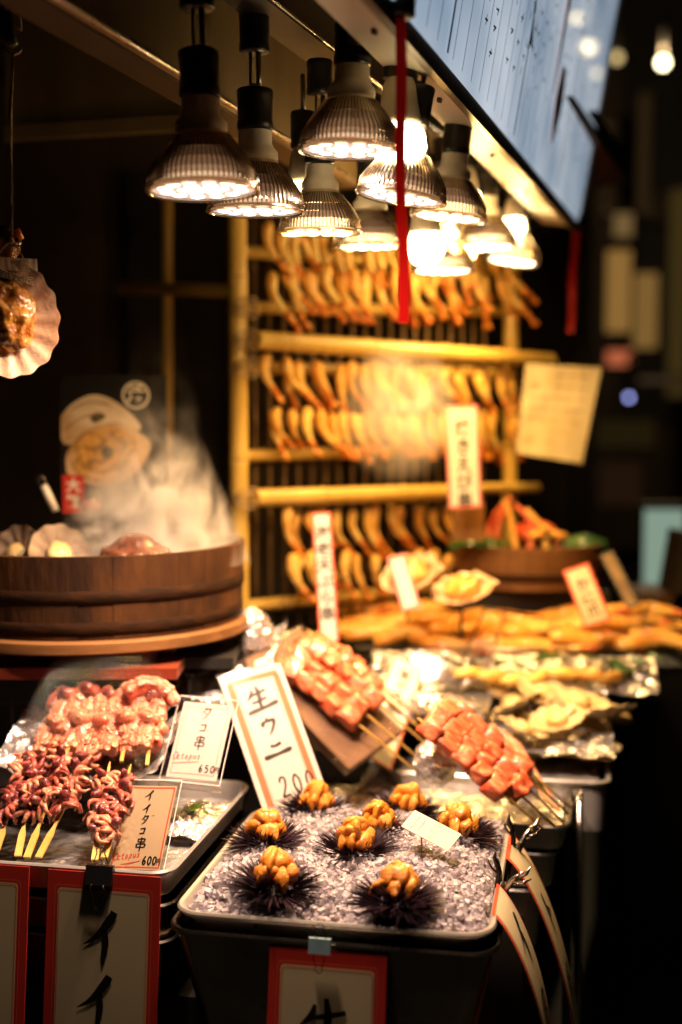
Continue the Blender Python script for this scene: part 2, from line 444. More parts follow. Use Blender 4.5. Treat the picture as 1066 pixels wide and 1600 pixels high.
M['icebed'] = mat('packed_ice', (0.88, 0.80, 0.86), 0.2, 0, (0.74, 0.64, 0.72), 70, 0.9, 110, coat=0.5, sss=0.4, ssc=(1, 0.9, 1))

# ------------------------------------------------------------------ lettering (strokes drawn as ribbons)
def crom(pts, m=7):
    if len(pts) < 3:
        return [tuple(pts[0][k] + (pts[1][k] - pts[0][k]) * i / m for k in range(3)) for i in range(m + 1)]
    out = []
    q = [pts[0]] + list(pts) + [pts[-1]]
    for i in range(1, len(q) - 2):
        for j in range(m):
            t = j / m
            out.append(tuple(0.5 * ((2 * q[i][k]) + (-q[i - 1][k] + q[i + 1][k]) * t + (2 * q[i - 1][k] - 5 * q[i][k] + 4 * q[i + 1][k] - q[i + 2][k]) * t * t
                       + (-q[i - 1][k] + 3 * q[i][k] - 3 * q[i + 1][k] + q[i + 2][k]) * t ** 3) for k in range(3)))
    out.append(tuple(pts[-1]))
    return out
def ribbon(mb, pts, z=0.0, sharp=False):
    """pts (x, y, halfwidth) -> flat ribbon in the xy plane"""
    c = list(pts) if sharp else crom(pts)
    L = []
    for i, (x, y, h) in enumerate(c):
        a = c[max(0, i - 1)]; b = c[min(len(c) - 1, i + 1)]
        d = Vector((b[0] - a[0], b[1] - a[1])); d = d.normalized() if d.length > 1e-9 else Vector((1, 0))
        n = Vector((-d.y, d.x)) * max(h, 1e-5)
        L.append(((x + n.x, y + n.y, z), (x - n.x, y - n.y, z)))
    vs = [p for q in L for p in q]
    fs = [(2 * i, 2 * i + 1, 2 * i + 3, 2 * i + 2) for i in range(len(L) - 1)]
    mb.add(vs, fs)
B = {  # brush glyphs, unit box, (x, y, weight)
 'イ': [[(.86, .98, 1.1), (.72, .80, 1.3), (.40, .52, .8), (.05, .36, .15)], [(.60, .66, .9), (.64, .40, 1.0), (.60, .18, .8), (.58, .0, .2)]],
 'ウ': [[(.46, 1.0, .5), (.52, .86, 1.0)], [(.16, .78, .6), (.22, .60, 1.2), (.24, .52, .4)], [(.20, .76, .8), (.55, .80, .8), (.86, .80, 1.1), (.80, .52, .9), (.58, .18, .7), (.40, .0, .2)]],
 'ニ': [[(.34, .74, .8), (.52, .70, .7), (.74, .80, .9)], [(.02, .18, .9), (.16, .20, 1.2), (.55, .26, .8), (.96, .36, 1.2), (1.0, .33, .3)]],
 '生': [[(.34, .92, .6), (.28, .72, 1.0), (.10, .52, .3)], [(.22, .68, .7), (.52, .74, .8), (.80, .82, .7)], [(.50, 1.04, .7), (.54, .72, 1.2), (.50, .40, 1.0), (.50, .08, .9)],
        [(.22, .38, .7), (.50, .42, .7), (.76, .50, .7)], [(.0, .0, .8), (.20, .05, 1.2), (.60, .12, .9), (1.02, .22, 1.2), (1.05, .17, .3)]],
 'タ': [[(.46, .98, .8), (.36, .74, .8), (.08, .44, .2)], [(.40, .80, .6), (.60, .84, .7), (.84, .86, 1.0), (.68, .44, .8), (.44, .14, .6), (.14, -.04, .15)], [(.34, .54, .6), (.52, .44, 1.0)]],
 'コ': [[(.16, .78, .8), (.50, .82, .8), (.84, .84, 1.0), (.80, .50, .9), (.80, .18, .7)], [(.12, .14, .8), (.50, .17, .9), (.86, .20, .8)]],
 'ト': [[(.40, 1.0, 1.0), (.42, .5, 1.0), (.40, .0, .6)], [(.44, .62, .6), (.62, .52, .9), (.78, .40, 1.0)]],
 '"': [[(.10, .95, .8), (.22, .78, 1.2)], [(.50, 1.0, .8), (.62, .84, 1.2)]],
 '串': [[(.22, .88, .9), (.24, .64, .9)], [(.22, .86, .8), (.78, .88, .9), (.76, .64, .9)], [(.24, .66, .7), (.76, .67, .7)], [(.14, .50, .9), (.18, .24, .9)], [(.14, .49, .8), (.86, .50, .9), (.82, .24, .9)],
        [(.18, .26, .7), (.82, .27, .7)], [(.50, 1.02, .9), (.50, .5, .9), (.50, -.04, .8)]],
 '円': [[(.14, .92, .9), (.12, .0, .8)], [(.14, .90, .8), (.86, .92, .9), (.86, .06, .9), (.70, .08, .5)], [(.50, .90, .8), (.50, .52, .8)], [(.14, .50, .8), (.86, .52, .8)]],
 '0': [[(.50, .96, 1), (.22, .70, 1), (.20, .30, 1), (.46, .02, 1), (.76, .28, 1), (.80, .68, 1), (.52, .96, 1)]],
 '2': [[(.16, .74, 1), (.36, .96, 1), (.72, .90, 1), (.66, .56, 1), (.34, .24, 1), (.12, .04, 1), (.50, .06, 1), (.88, .06, .9)]],
 '5': [[(.78, .94, 1), (.30, .92, 1)], [(.30, .92, 1), (.26, .54, 1), (.62, .58, 1), (.80, .30, 1), (.54, .02, 1), (.18, .10, 1)]],
 '6': [[(.66, .98, 1), (.34, .66, 1), (.20, .28, 1), (.48, .02, 1), (.76, .24, 1), (.54, .48, 1), (.26, .30, 1)]],
 'O': [[(.50, .96, 1), (.14, .66, 1), (.20, .16, 1), (.60, .06, 1), (.88, .46, 1), (.74, .90, 1), (.46, .96, 1)]],
 'c': [[(.80, .50, 1), (.46, .62, 1), (.20, .32, 1), (.44, .04, 1), (.82, .12, 1)]],
 't': [[(.46, .92, 1), (.42, .40, 1), (.50, .06, 1), (.74, .10, 1)], [(.16, .62, 1), (.76, .66, 1)]],
 'o': [[(.50, .60, 1), (.20, .36, 1), (.40, .04, 1), (.76, .26, 1), (.56, .60, 1)]],
 'p': [[(.26, .58, 1), (.24, .10, 1), (.20, -.34, 1)], [(.26, .46, 1), (.58, .60, 1), (.76, .34, 1), (.50, .06, 1), (.26, .14, 1)]],
 'u': [[(.20, .58, 1), (.24, .14, 1), (.50, .06, 1), (.74, .26, 1), (.76, .60, 1), (.80, .04, 1)]],
 's': [[(.74, .56, 1), (.40, .58, 1), (.34, .38, 1), (.68, .24, 1), (.56, .02, 1), (.20, .06, 1)]],
}
def glyph(mb, ch, x, y, w, h, t, z=0.0006, shear=0.0):
    """draw a glyph with its lower-left corner at x, y"""
    for st in B[ch]:
        ribbon(mb, [(x + (a + shear * b) * w, y + b * h, t * k) for a, b, k in st], z)
def sheet(mb, w, h, x=0, y=0, z=0.0, t=0.0004):
    mb.box((x, y, z), (w, h, t))
def rect_line(mb, w, h, t, z, x=0, y=0, wob=0.0):
    c = [(-w / 2, -h / 2), (w / 2, -h / 2), (w / 2, h / 2), (-w / 2, h / 2)]
    for i in range(4):
        a = c[i]; b = c[(i + 1) % 4]
        j = lambda: R.uniform(-wob, wob)
        ribbon(mb, [(x + a[0] + j(), y + a[1] + j(), t), (x + (a[0] + b[0]) / 2 + j(), y + (a[1] + b[1]) / 2 + j(), t), (x + b[0], y + b[1], t)], z)
def round_line(mb, w, h, r, t, z, x=0, y=0):
    pts = []
    for cx, cy, a0 in ((w / 2 - r, h / 2 - r, 0), (-w / 2 + r, h / 2 - r, 90), (-w / 2 + r, -h / 2 + r, 180), (w / 2 - r, -h / 2 + r, 270)):
        for k in range(5):
            a = math.radians(a0 + k * 22.5)
            pts.append((x + cx + r * math.cos(a), y + cy + r * math.sin(a), t))
    pts.append(pts[0])
    ribbon(mb, pts, z, sharp=True)
def rrect(w, h, r, n=5):
    pts = []
    for cx, cy, a0 in ((w / 2 - r, h / 2 - r, 0), (-w / 2 + r, h / 2 - r, 90), (-w / 2 + r, -h / 2 + r, 180), (w / 2 - r, -h / 2 + r, 270)):
        for k in range(n):
            a = math.radians(a0 + k * 90 / (n - 1))
            pts.append((cx + r * math.cos(a), cy + r * math.sin(a)))
    return pts
def text(mb, s, size, x, y, z=0.0006, bold=0.0, vertical=False, spacing=1.05):
    """print typeset characters (flat) centred on x, y (top of the column when vertical)"""
    if vertical:
        for i, ch in enumerate(s):
            text(mb, ch, size, x, y - size * spacing * (i + 0.5), z, bold)
        return
    cu = bpy.data.curves.new('t', 'FONT')
    cu.body = s; cu.size = size; cu.align_x = 'CENTER'; cu.align_y = 'CENTER'; cu.offset = bold; cu.resolution_u = 2
    o = bpy.data.objects.new('t', cu); COL.objects.link(o)
    dg = bpy.context.evaluated_depsgraph_get()
    me = o.evaluated_get(dg).to_mesh()
    mb.add([(v.co.x + x, v.co.y + y, z) for v in me.vertices], [tuple(p.vertices) for p in me.polygons])
    o.evaluated_get(dg).to_mesh_clear()
    bpy.data.objects.remove(o); bpy.data.curves.remove(cu)

# ================================================================== THE PLACE
YAW = -math.radians(10.8)           # the trays stand square to this
def TR(v, yaw=YAW):
    return Matrix.Rotation(yaw, 3, 'Z') @ Vector(v)

# ---- street and ground
g = MB().box((0, 60, -0.05), (240, 160, 0.1)); structure(g, 'street', M['asphalt'])
# ---- back wall of the shop behind the stall (dark, brown)
shop = thing('shop_back_wall', 'dark brown back wall of the shop behind the tub', 'wall', (-1.2, 3.3, 0))
build(MB().box((0, 0.05, 1.5), (2.4, 0.1, 3.0)), 'plaster', M['wall'], shop, False)
build(MB().box((0.42, -0.02, 1.35), (0.30, 0.04, 2.1)), 'panel', M['wall'], shop, False)
build(MB().box((0.80, -0.02, 1.72), (0.34, 0.04, 0.86)), 'panel', M['blackwall'], shop, False)
build(MB().box((0.20, -0.045, 1.70), (0.13, 0.03, 0.30)), 'dark_frame', M['blackwall'], shop, False)
build(MB().box((0.93, -0.06, 1.60), (0.05, 0.05, 0.9)), 'post', M['ceilwood'], shop, False)
# black partition behind and to the right of the rack
part = thing('dark_partition', 'black partition standing behind the right end of the bamboo rack', 'wall', (0.9, 3.7, 0))
build(MB().box((-0.75, 0, 1.3), (1.1, 0.05, 2.6)), 'panel', M['blackwall'], part, False)
build(MB().box((-0.19, -0.04, 1.3), (0.05, 0.05, 2.6)), 'post', M['blackwall'], part, False)

# ---- hood on the upper left
c0 = P(50, 0, 1.30); c1 = P(378, 192, 1.83)
ax = Vector((c1.x - c0.x, c1.y - c0.y, 0)).normalized()
pr = Vector((ax.y, -ax.x, 0))          # to the right of the stall axis
zt = 1.955
hood = thing('steel_hood', 'brushed steel extractor hood at the upper left, above the tub', 'hood', (c0.x, c0.y, zt))
h0 = c0 - ax * 0.9; h1 = c0 + ax * 1.15
def wall_box(a, b, z0, z1, th, side):
    mb = MB(); n = side * th
    vs = [V(a.x, a.y, z0), V(b.x, b.y, z0), V(b.x, b.y, z1), V(a.x, a.y, z1)]
    vs += [v + n for v in vs]
    return mb.add(vs, [(0, 1, 2, 3), (7, 6, 5, 4), (0, 4, 5, 1), (1, 5, 6, 2), (2, 6, 7, 3), (3, 7, 4, 0)])
build(wall_box(h0, h1, zt, zt + 0.6, 0.012, -pr), 'side_panel', M['hood'], hood, False, world=True)
build(wall_box(h0 - pr * 0.013, h1 - pr * 0.013, zt - 0.003, zt + 0.012, 0.05, -pr), 'flange', M['fascia'], hood, False, world=True)
build(MB().tube([h0 + V(0, 0, zt - h0.z + .002), h1 + V(0, 0, zt - h1.z + .002)], 0.004, 6), 'lip', M['steel'], hood, world=True)
a = P(10, 205, 2.42); b = P(395, 205, 2.30)
for q in (a, b): q.z = 0
build(wall_box(V(a.x, a.y, 0), V(b.x, b.y, 0), 2.055, 2.5, 0.03, V(0, 1, 0)), 'back_panel', M['hood'], hood, False, world=True)
build(wall_box(V(a.x, a.y - .012, 0), V(b.x, b.y - .012, 0), 2.045, 2.075, 0.010, V(0, 1, 0)), 'back_lip', M['hood'], hood, False, world=True)

# ---- lamp rails and ceiling
ra0 = P(349, 0, 1.52); ra1 = P(548, 112, 1.94)
rd = Vector((ra1.x - ra0.x, ra1.y - ra0.y, 0)).normalized(); rn = Vector((rd.y, -rd.x, 0))
zr = 2.045
ceil_ = thing('lamp_ceiling', 'dark wooden soffit with a black lamp rail above the lamps', 'ceiling', (0, 2, zr))
s0 = ra0 - rd * 0.8; s1 = ra0 + rd * 2.0
build(wall_box(s0 - rn * .045, s1 - rn * .045, zr, zr + 0.05, 0.055, rn), 'rail', M['darksteel'], ceil_, False, world=True)
build(MB().tube([V(s0.x, s0.y, zr + .004) + rn * .013, V(s1.x, s1.y, zr + .004) + rn * .013], 0.0025, 6), 'rail_edge', M['steel'], ceil_, world=True)
for k in range(2):                     # soffit boards
    o_ = rn * (0.02 + k * 0.105)
    build(wall_box(s0 + o_, s1 + o_, zr + 0.09, zr + 0.11, 0.10, rn), 'board', M['ceilwood'], ceil_, False, world=True)
build(wall_box(s0 - rn * 0.30, s1 - rn * 0.30, zr + 0.13, zr + 0.16, 0.52, rn), 'upper_panel', M['blackwall'], ceil_, False, world=True)

# ---- menu light box, upper right
b0 = P(622, 12, 1.40); b1 = P(903, 348, 2.87)
zb = (b0.z + b1.z) / 2
bd = Vector((b1.x - b0.x, b1.y - b0.y, 0)).normalized(); bn = Vector((bd.y, -bd.x, 0))
BL = (Vector((b1.x - b0.x, b1.y - b0.y))).length + 0.0
Mb = Matrix((bd, Vector((0, 0, 1)), bn)).transposed()     # local x along, y up, z out to the street
tilt = Matrix.Rotation(math.radians(9.5), 3, 'X')
Mb = Mb @ tilt
board = thing('menu_board', 'long backlit white menu board overhanging the street, seen from below', 'menu board', (b0.x, b0.y, zb), Mb)
LX0, LX1, BH = -0.15, BL, 0.85
build(MB().box(((LX0 + LX1) / 2, BH / 2, -0.03), (LX1 - LX0, BH, 0.06)), 'case', M['fascia'], board, False)
build(MB().box(((LX0 + LX1) / 2, -0.012, -0.004), (LX1 - LX0, 0.022, 0.012)), 'bottom_frame', M['fascia'], board, False)
build(MB().box((LX1 - 0.008, BH / 2, 0.004), (0.012, BH, 0.012)), 'end_frame', M['fascia'], board, False)
build(MB().box(((LX0 + LX1) / 2, -0.006, -0.046), (LX1 - LX0, 0.010, 0.070)), 'soffit_strip', M['whitemetal'], board, False)
for k, u in enumerate((0.05, 0.37, 0.75, 1.1)):
    build(MB().lathe([(0, -.004), (.004, -.004), (.005, 0), (.005, .002)], 10, (0, 0, 0)), 'screw', M['darksteel'], board, False).location = (u, -0.013, -0.04)
def menu_face():
    m = bpy.data.materials.new('menu_face'); m.use_nodes = True
    t = m.node_tree; b = t.nodes['Principled BSDF']
    n = t.nodes.new('ShaderNodeTexNoise'); n.inputs['Scale'].default_value = 3.0
    tc = t.nodes.new('ShaderNodeTexCoord')
    cr = t.nodes.new('ShaderNodeValToRGB')
    cr.color_ramp.elements[0].position = .35; cr.color_ramp.elements[0].color = (.20, .27, .36, 1)
    cr.color_ramp.elements[1].position = .7; cr.color_ramp.elements[1].color = (.55, .60, .66, 1)
    t.links.new(tc.outputs['Object'], n.inputs['Vector']); t.links.new(n.outputs[0], cr.inputs[0])
    t.links.new(cr.outputs[0], b.inputs['Emission Color'])
    b.inputs['Emission Strength'].default_value = 1.3
    b.inputs['Base Color'].default_value = (.35, .38, .42, 1)
    b.inputs['Roughness'].default_value = 0.05; b.inputs['Coat Weight'].default_value = 1.0; b.inputs['Coat Roughness'].default_value = 0.02
    return m
build(MB().box(((LX0 + LX1 - .012) / 2, BH / 2, 0.002), (LX1 - LX0 - .012, BH, 0.004)), 'lit_panel', menu_face(), board, False)
lines = MB(); scr = MB(); col_ = MB()
x = LX0 + .03; k = 0
while x < LX1 - .03:
    wide = (k % 9 == 6)
    ribbon(lines, [(x, 0.01, .0012 if not wide else .004), (x, BH - .01, .0012 if not wide else .004)], .0055, True)
    y = R.uniform(.05, .2)
    while y < BH - .05:
        if R.random() < .8:
            ribbon(scr, [(x + .028 + R.uniform(-.006, .006), y, .002), (x + .030 + R.uniform(-.008, .008), y + R.uniform(.006, .018), .0015)], .0055, True)
            if R.random() < .5: ribbon(scr, [(x + .020, y + .006, .0015), (x + .038, y + .008, .0015)], .0055, True)
        y += R.uniform(.022, .045)
    x += .055 if not wide else .03
    k += 1
for (u, v, w_, h_, mm) in ((0.40, .35, .018, .22, 0), (.46, .30, .014, .2, 0), (0.95, .42, .02, .55, 1), (1.02, .14, .035, .14, 0)):
    col_ = MB(); ribbon(col_, [(u, v + h_ / 2, w_ * .6), (u + .004, v, w_), (u, v - h_ / 2, w_ * .2)], .006)
    build(col_, 'printed_picture', M['brownprint'], board, False)
for (u, v) in ((.66, .52), (.70, .30), (.68, .18), (.75, .45), (.62, .36)):
    for j in range(4):
        ribbon(scr, [(u + R.uniform(-.02, .02), v + R.uniform(-.05, .05), .006), (u + R.uniform(-.02, .02), v + R.uniform(-.05, .05), .004)], .0058, True)
build(lines, 'column_lines', mat('grey_green_print', (.10, .12, .10), .4), board, False)
build(scr, 'lettering', M['ink'], board, False)
# red ribbons at the two lower corners
def red_ribbon(top, length, wd, lab, lean):
    o = thing('red_ribbon', lab, 'ribbon', top, (0, 0, 0), 'red ribbons hanging from the menu board')
    mb = MB()
    mb.grid(lambda a_, b_: V((a_ - .5) * wd + lean * b_ + .0015 * math.sin(b_ * 9), .002 * math.sin(b_ * 14 + a_) + (a_ - .5) * .003 * math.sin(b_ * 5), -length * b_), 3, 24)
    build(mb, 'strip', M['ribbon'], o)
    build(MB().lathe([(0, -.012), (.018, -.012), (.018, .012), (0, .012)], 16), 'knot', M['black'], o)
    return o
red_ribbon(P(624, 8, 1.39), .350, .0125, 'red ribbon hanging in front of the lamps from the near corner of the menu board', .006)
red_ribbon(P(900, 346, 2.86), .256, .016, 'blurred red ribbon hanging at the far end of the menu board', -.010)

# ------------------------------------------------------------------ lamps
def par_meshes(back):
    n = 120
    D = .06
    rib = lambda k, n_, i: (1 + (.020 if k % 2 else -.010) * 1)
    prof = [(.058, .004), (.060, .006), (.0595, .014), (.056, .026), (.050, .038), (.043, .050), (.036, .061), (.030, .070), (.0265, .076), (.0255, .079)]
    def open_lathe(p_, nn, rf=None):
        q = MB().lathe(p_, nn, rf=rf); q.f = q.f[:-2]; q.m = q.m[:-2]; return q
    outer = open_lathe(prof[5:], n, rib)
    lower = open_lathe(prof[:6], n, rib)
    refl = open_lathe([(.0385, .0505), (.033, .060), (.022, .076)], 40)
    rim = MB().lathe([(.0580, -.001), (.061, .000), (.0622, .004), (.0605, .0075), (.0575, .006), (.0565, .002)], n, close=True, rf=lambda k, n_, i: 1 + (.012 if k % 2 else 0))
    face = MB()
    face.lathe([(0, .0045), (.0565, .0045), (.0565, .0055), (0, .0055)], 40)
    lens = MB()
    pos = [(0, 0)] + [(.020 * math.cos(a), .020 * math.sin(a)) for a in [i * math.pi / 3 for i in range(6)]] + \
          [(.0415 * math.cos(a), .0415 * math.sin(a)) for a in [i * math.pi / 6 + .26 for i in range(12)]]
    for (x_, y_) in pos:
        lens.lathe([(0, .0018), (.005, .0020), (.0078, .0030), (.0082, .0040)], 14, (x_, y_, 0))
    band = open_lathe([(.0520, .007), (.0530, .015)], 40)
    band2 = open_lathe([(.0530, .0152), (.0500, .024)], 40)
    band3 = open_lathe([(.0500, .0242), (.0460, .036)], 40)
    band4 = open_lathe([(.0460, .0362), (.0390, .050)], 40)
    fins = MB()
    fp = [(.0585, .008), (.0580, .014), (.0565, .026), (.0505, .038), (.0435, .050), (.0362, .061), (.0300, .070)]
    for k in range(64):
        g = 2 * math.pi * k / 64; cg, sg = math.cos(g), math.sin(g); wv = .0010
        vs = []
        for (r_, z_) in fp:
            for (dr, dw) in ((-.0012, -wv), (.0022, -wv * .4), (.0022, wv * .4), (-.0012, wv)):
                vs.append(((r_ + dr) * cg - dw * sg, (r_ + dr) * sg + dw * cg, z_))
        fs = []
        for i in range(len(fp) - 1):
            for q in range(3):
                fs.append((i * 4 + q, i * 4 + q + 1, i * 4 + q + 5, i * 4 + q + 4))
        fins.add(vs, fs)
    neck = MB().lathe([(.0262, .074), (.0285, .078), (.0280, .088), (.0235, .094), (.0205, .100), (.0205, .118), (.0175, .120), (.0175, .124)], 36,
                      rf=lambda k, n_, i: 1 + (.02 if (k % 3 == 0 and 4 <= i <= 5) else 0))
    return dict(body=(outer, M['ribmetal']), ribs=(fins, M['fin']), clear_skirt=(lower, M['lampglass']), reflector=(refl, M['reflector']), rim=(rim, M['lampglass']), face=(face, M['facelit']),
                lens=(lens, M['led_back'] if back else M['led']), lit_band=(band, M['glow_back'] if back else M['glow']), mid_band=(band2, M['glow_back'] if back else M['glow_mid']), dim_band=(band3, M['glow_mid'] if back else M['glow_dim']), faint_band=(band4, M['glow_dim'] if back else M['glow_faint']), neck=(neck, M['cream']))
def socket_mb(z0, z1, r=.0225):
    return MB().lathe([(r * .9, z0), (r, z0 + .002), (r, z0 + .010), (r * .97, z0 + .011), (r * .97, z1 - .012), (r, z1 - .010), (r, z1 - .002), (r * .9, z1)], 28)
PM = {}
for bk in (False, True):
    PM[bk] = {}
    for k, v in par_meshes(bk).items():
        v[0].v = [(x_, y_, z_ * .84) for x_, y_, z_ in v[0].v]
        PM[bk][k] = (v[0].mesh('lamp_' + k, v[1]), )
    for k in PM[bk]: PM[bk][k][0].set_sharp_from_angle(angle=math.radians(50))
SOCK = socket_mb(.100, .150).mesh('socket', M['black'])
def ltag(lab, cat='lamp'): return lab
def lamp_light(parent, kind, power, colr, loc, size, rad):
    ld = bpy.data.lights.new('lamp_light', kind)
    ld.energy = power; ld.color = colr; ld.shadow_soft_size = rad
    if kind == 'SPOT':
        ld.spot_size = math.radians(size); ld.spot_blend = 1.0
    o = bpy.data.objects.new('lamp_light', ld); COL.objects.link(o); o.parent = parent; o.location = loc
    return o
def stem_mb(L):
    mb = MB()
    mb.tube([(-.005, 0, .148), (-.005, 0, .148 + L)], .0022, 8)
    mb.tube([(.005, 0, .148), (.005, 0, .148 + L)], .0035, 8)
    mb.lathe([(.008, .149), (.008, .154), (.004, .156)], 14)
    return mb
def par_lamp(px, py, d, lab, back=False, tiltv=(0, 0), stem=.045, top=True, power=1.0, light=True, sc=1.0):
    o = thing('reflector_lamp', lab, 'lamp', P(px, py, d), (math.radians(tiltv[0]), math.radians(tiltv[1]), R.uniform(0, 3)), 'reflector lamps hanging over the stall')
    if tiltv != (0, 0): o.rotation_euler[2] = 0
    o.scale = (sc,) * 3
    for k, (me,) in PM[back].items():
        place(k, me, o, kind='stuff' if k in ('ribs', 'lens') else None)
    place('socket', SOCK, o)
    if stem:
        build(stem_mb(stem), 'stem', M['wire'], o)
    if top:
        z = .148 + stem
        build(socket_mb(z, z + .05, .019), 'mount', M['black'], o)
    if light:
        lamp_light(o, 'SPOT', PAR_W * power * (.72 if back else 1.0), BACK_COL if back else FRONT_COL, (0, 0, -.012), 150, .035)
    return o
def bulb_lamp(px, py, d, lab, sc=1.0, back=True, stem=0.0):
    o = thing('globe_lamp', lab, 'lamp', P(px, py, d), (0, 0, 0), 'globe lamps hanging over the stall')
    o.scale = (sc,) * 3
    build(MB().lathe([(0, .0), (.016, .003), (.027, .012), (.0325, .026), (.031, .040), (.0255, .052)], 32), 'globe', M['globe'], o)
    build(MB().lathe([(.0258, .051), (.0262, .056), (.0225, .075), (.0195, .098), (.0165, .103), (.0165, .108)], 32), 'housing', M['cream'], o)
    s_ = MB().lathe([(.018, .105), (.020, .107), (.020, .160), (.018, .162)], 24); build(s_, 'socket', M['black'], o)
    if stem: build(MB().tube([(0, 0, .16), (0, 0, .16 + stem)], .004, 8), 'stem', M['wire'], o)
    lamp_light(o, 'POINT', BULB_W, BACK_COL, (0, 0, -.025), 0, .02)
    return o
l1 = par_lamp(318, 301, 1.54, 'big ribbed lamp hanging furthest left and lowest of the near lamps', power=1.0, tiltv=(0, -1.5), sc=1.15)
l2 = par_lamp(400, 333, 1.70, 'ribbed lamp just right of the leftmost lamp and overlapping it', tiltv=(3, 0), sc=1.10)
l3 = par_lamp(547, 238, 1.60, 'highest ribbed lamp with a grey label on its socket, left of the red ribbon', tiltv=(2, 1.5), stem=.02, top=False, sc=1.08, power=1.3)
build(MB().box((.006, -.0236, .128), (.026, .0012, .020)), 'label', M['label'], l3, False)
par_lamp(500, 366, 1.83, 'pale lit lamp in the second rank, right of the small globe lamp', True, (4, 0), .05, power=.6)
bulb_lamp(474, 338, 1.86, 'small globe lamp under a cream cone in front of the rack post', .95, stem=.06)
par_lamp(578, 388, 2.06, 'blurred ribbed lamp left of the red ribbon and low over the rack', True, (3, 0), .05, power=.7)
bulb_lamp(624, 266, 1.64, 'bright globe lamp half hidden behind the red ribbon', 1.12, stem=.03)
par_lamp(626, 312, 1.66, 'wide clear lamp behind the red ribbon, below the bright globe', False, (2, 9), .03, power=.9)
bulb_lamp(664, 416, 2.08, 'glaring globe lamp just right of the foot of the red ribbon', 1.05, stem=.05)
par_lamp(700, 342, 1.95, 'ribbed lamp right of the red ribbon under the soffit strip', True, (3, 6), .04, power=.6)
par_lamp(692, 425, 2.34, 'lowest glaring lamp above the gap in the prawn rows', True, (0, 0), .05, power=.7)
bulb_lamp(730, 338, 2.3, 'small globe lamp glowing beside the menu board soffit', .85, stem=.03)
par_lamp(760, 388, 2.45, 'blurred glaring lamp second from the far right end', True, (0, 0), .04, power=.7)
par_lamp(800, 410, 2.75, 'furthest right lamp at the end of the row', True, (0, 8), .04, power=.7)
bulb_lamp(802, 372, 2.7, 'small globe lamp above the furthest right lamp', .8, stem=.03)
bulb_lamp(722, 412, 2.6, 'globe lamp at the back, low between two glaring lamps', .9, stem=.08)

# ------------------------------------------------------------------ bamboo rack
A3 = P(392, 532, 2.5); B3 = P(850, 562, 3.05)
re_ = V(B3.x - A3.x, B3.y - A3.y, 0); RL = re_.length; re_.normalize()
rnrm = V(-re_.y, re_.x, 0) * -1          # towards the camera side
if rnrm.y > 0: rnrm = -rnrm
RK = (A3.x, A3.y)
def RP(s, z, n=0.0):
    return V(RK[0], RK[1], z) + re_ * s + rnrm * n
def rack_sz(px, py, n=0.0):
    """where a line of sight meets the rack's plane"""
    r = ray(px, py); o = V(0, 0, CAMZ); p0 = V(RK[0], RK[1], 0) + rnrm * n
    t = (p0 - o).dot(rnrm) / r.dot(rnrm)
    p = o + r * t
    return (p - p0).dot(re_), p.z
rack = thing('bamboo_rack', 'yellow bamboo rack with rails on which rows of prawns hang', 'rack', RP(0, 1.0))
def bamboo(a, b, r, parent, name, nodes=None, seed=0):
    rr = random.Random(seed)
    a = Vector(a); b = Vector(b); L = (b - a).length; d = (b - a).normalized()
    sp = nodes or .17
    ts = [0.0]; x = rr.uniform(.3, .9) * sp; rad = [r]
    nd = []
    while x < L - .01:
        for dx, k in ((-.012, 1.0), (-.003, 1.10), (0, 1.0), (.003, 1.08), (.012, .985)):
            ts.append(x + dx); rad.append(r * k)
        nd.append(x); x += sp * rr.uniform(.8, 1.2)
    ts.append(L); rad.append(r)
    o = build(MB().tube([a + d * t for t in ts], rad, 14), name, M['bamboo'], parent, world=True, angle=60)
    for x in nd:
        build(MB().tube([a + d * (x - .0018), a + d * (x + .0018)], [r * 1.035] * 2, 14, cap=False), 'node', M['bamboo_node'], o, world=True)
    return o
zU = A3.z; zL = P(392, 777, 2.5).z
s_right, _ = rack_sz(852, 560)
bamboo(RP(.0, zU, .02), RP(s_right, rack_sz(852, 564)[1], .02), .0190, rack, 'rail', .2, 1)
bamboo(RP(-.005, zL, .02), RP(rack_sz(700, 768)[0] + .02, rack_sz(700, 768)[1], .02), .0180, rack, 'rail', .2, 2)
bamboo(RP(rack_sz(745, 764)[0], rack_sz(745, 763)[1], .0), RP(rack_sz(840, 762)[0], rack_sz(840, 762)[1], .0), .0120, rack, 'rail', .2, 3)
bamboo(RP(rack_sz(382, 600)[0], .93, -.02), RP(rack_sz(382, 600)[0], 2.12, -.02), .0185, rack, 'post', .22, 4)
bamboo(RP(rack_sz(402, 600)[0], .93, -.075), RP(rack_sz(402, 600)[0], 2.12, -.075), .012, rack, 'post', .2, 5)
sp_ = rack_sz(812, 600)[0]
bamboo(RP(sp_, .93, -.03), RP(sp_, 2.0, -.03), .018, rack, 'post', .2, 6)
for i, (pl, pr_) in enumerate(((482, 488), (575, 585), (712, 700), (946, 905), (395, 420))):
    bamboo(RP(rack_sz(392, pl)[0], rack_sz(392, pl, -.06)[1], -.06), RP(sp_ + .03, rack_sz(815, pr_, -.06)[1], -.06), .013, rack, 'cross_rail', .25, 10 + i)
bamboo(P(376, 455, 2.52), P(186, 450, 3.0), .014, rack, 'side_rail', .3, 20)
bamboo(P(262, 250, 2.8), P(262, 870, 2.8), .012, rack, 'side_post', .3, 21)
for i in range(20):
    s_ = .03 + i * (sp_ - .03) / 20
    build(MB().tube([RP(s_, 1.05, -.085), RP(s_, 1.98, -.085)], .0042, 6), 'rod', M['rod'], rack, world=True)
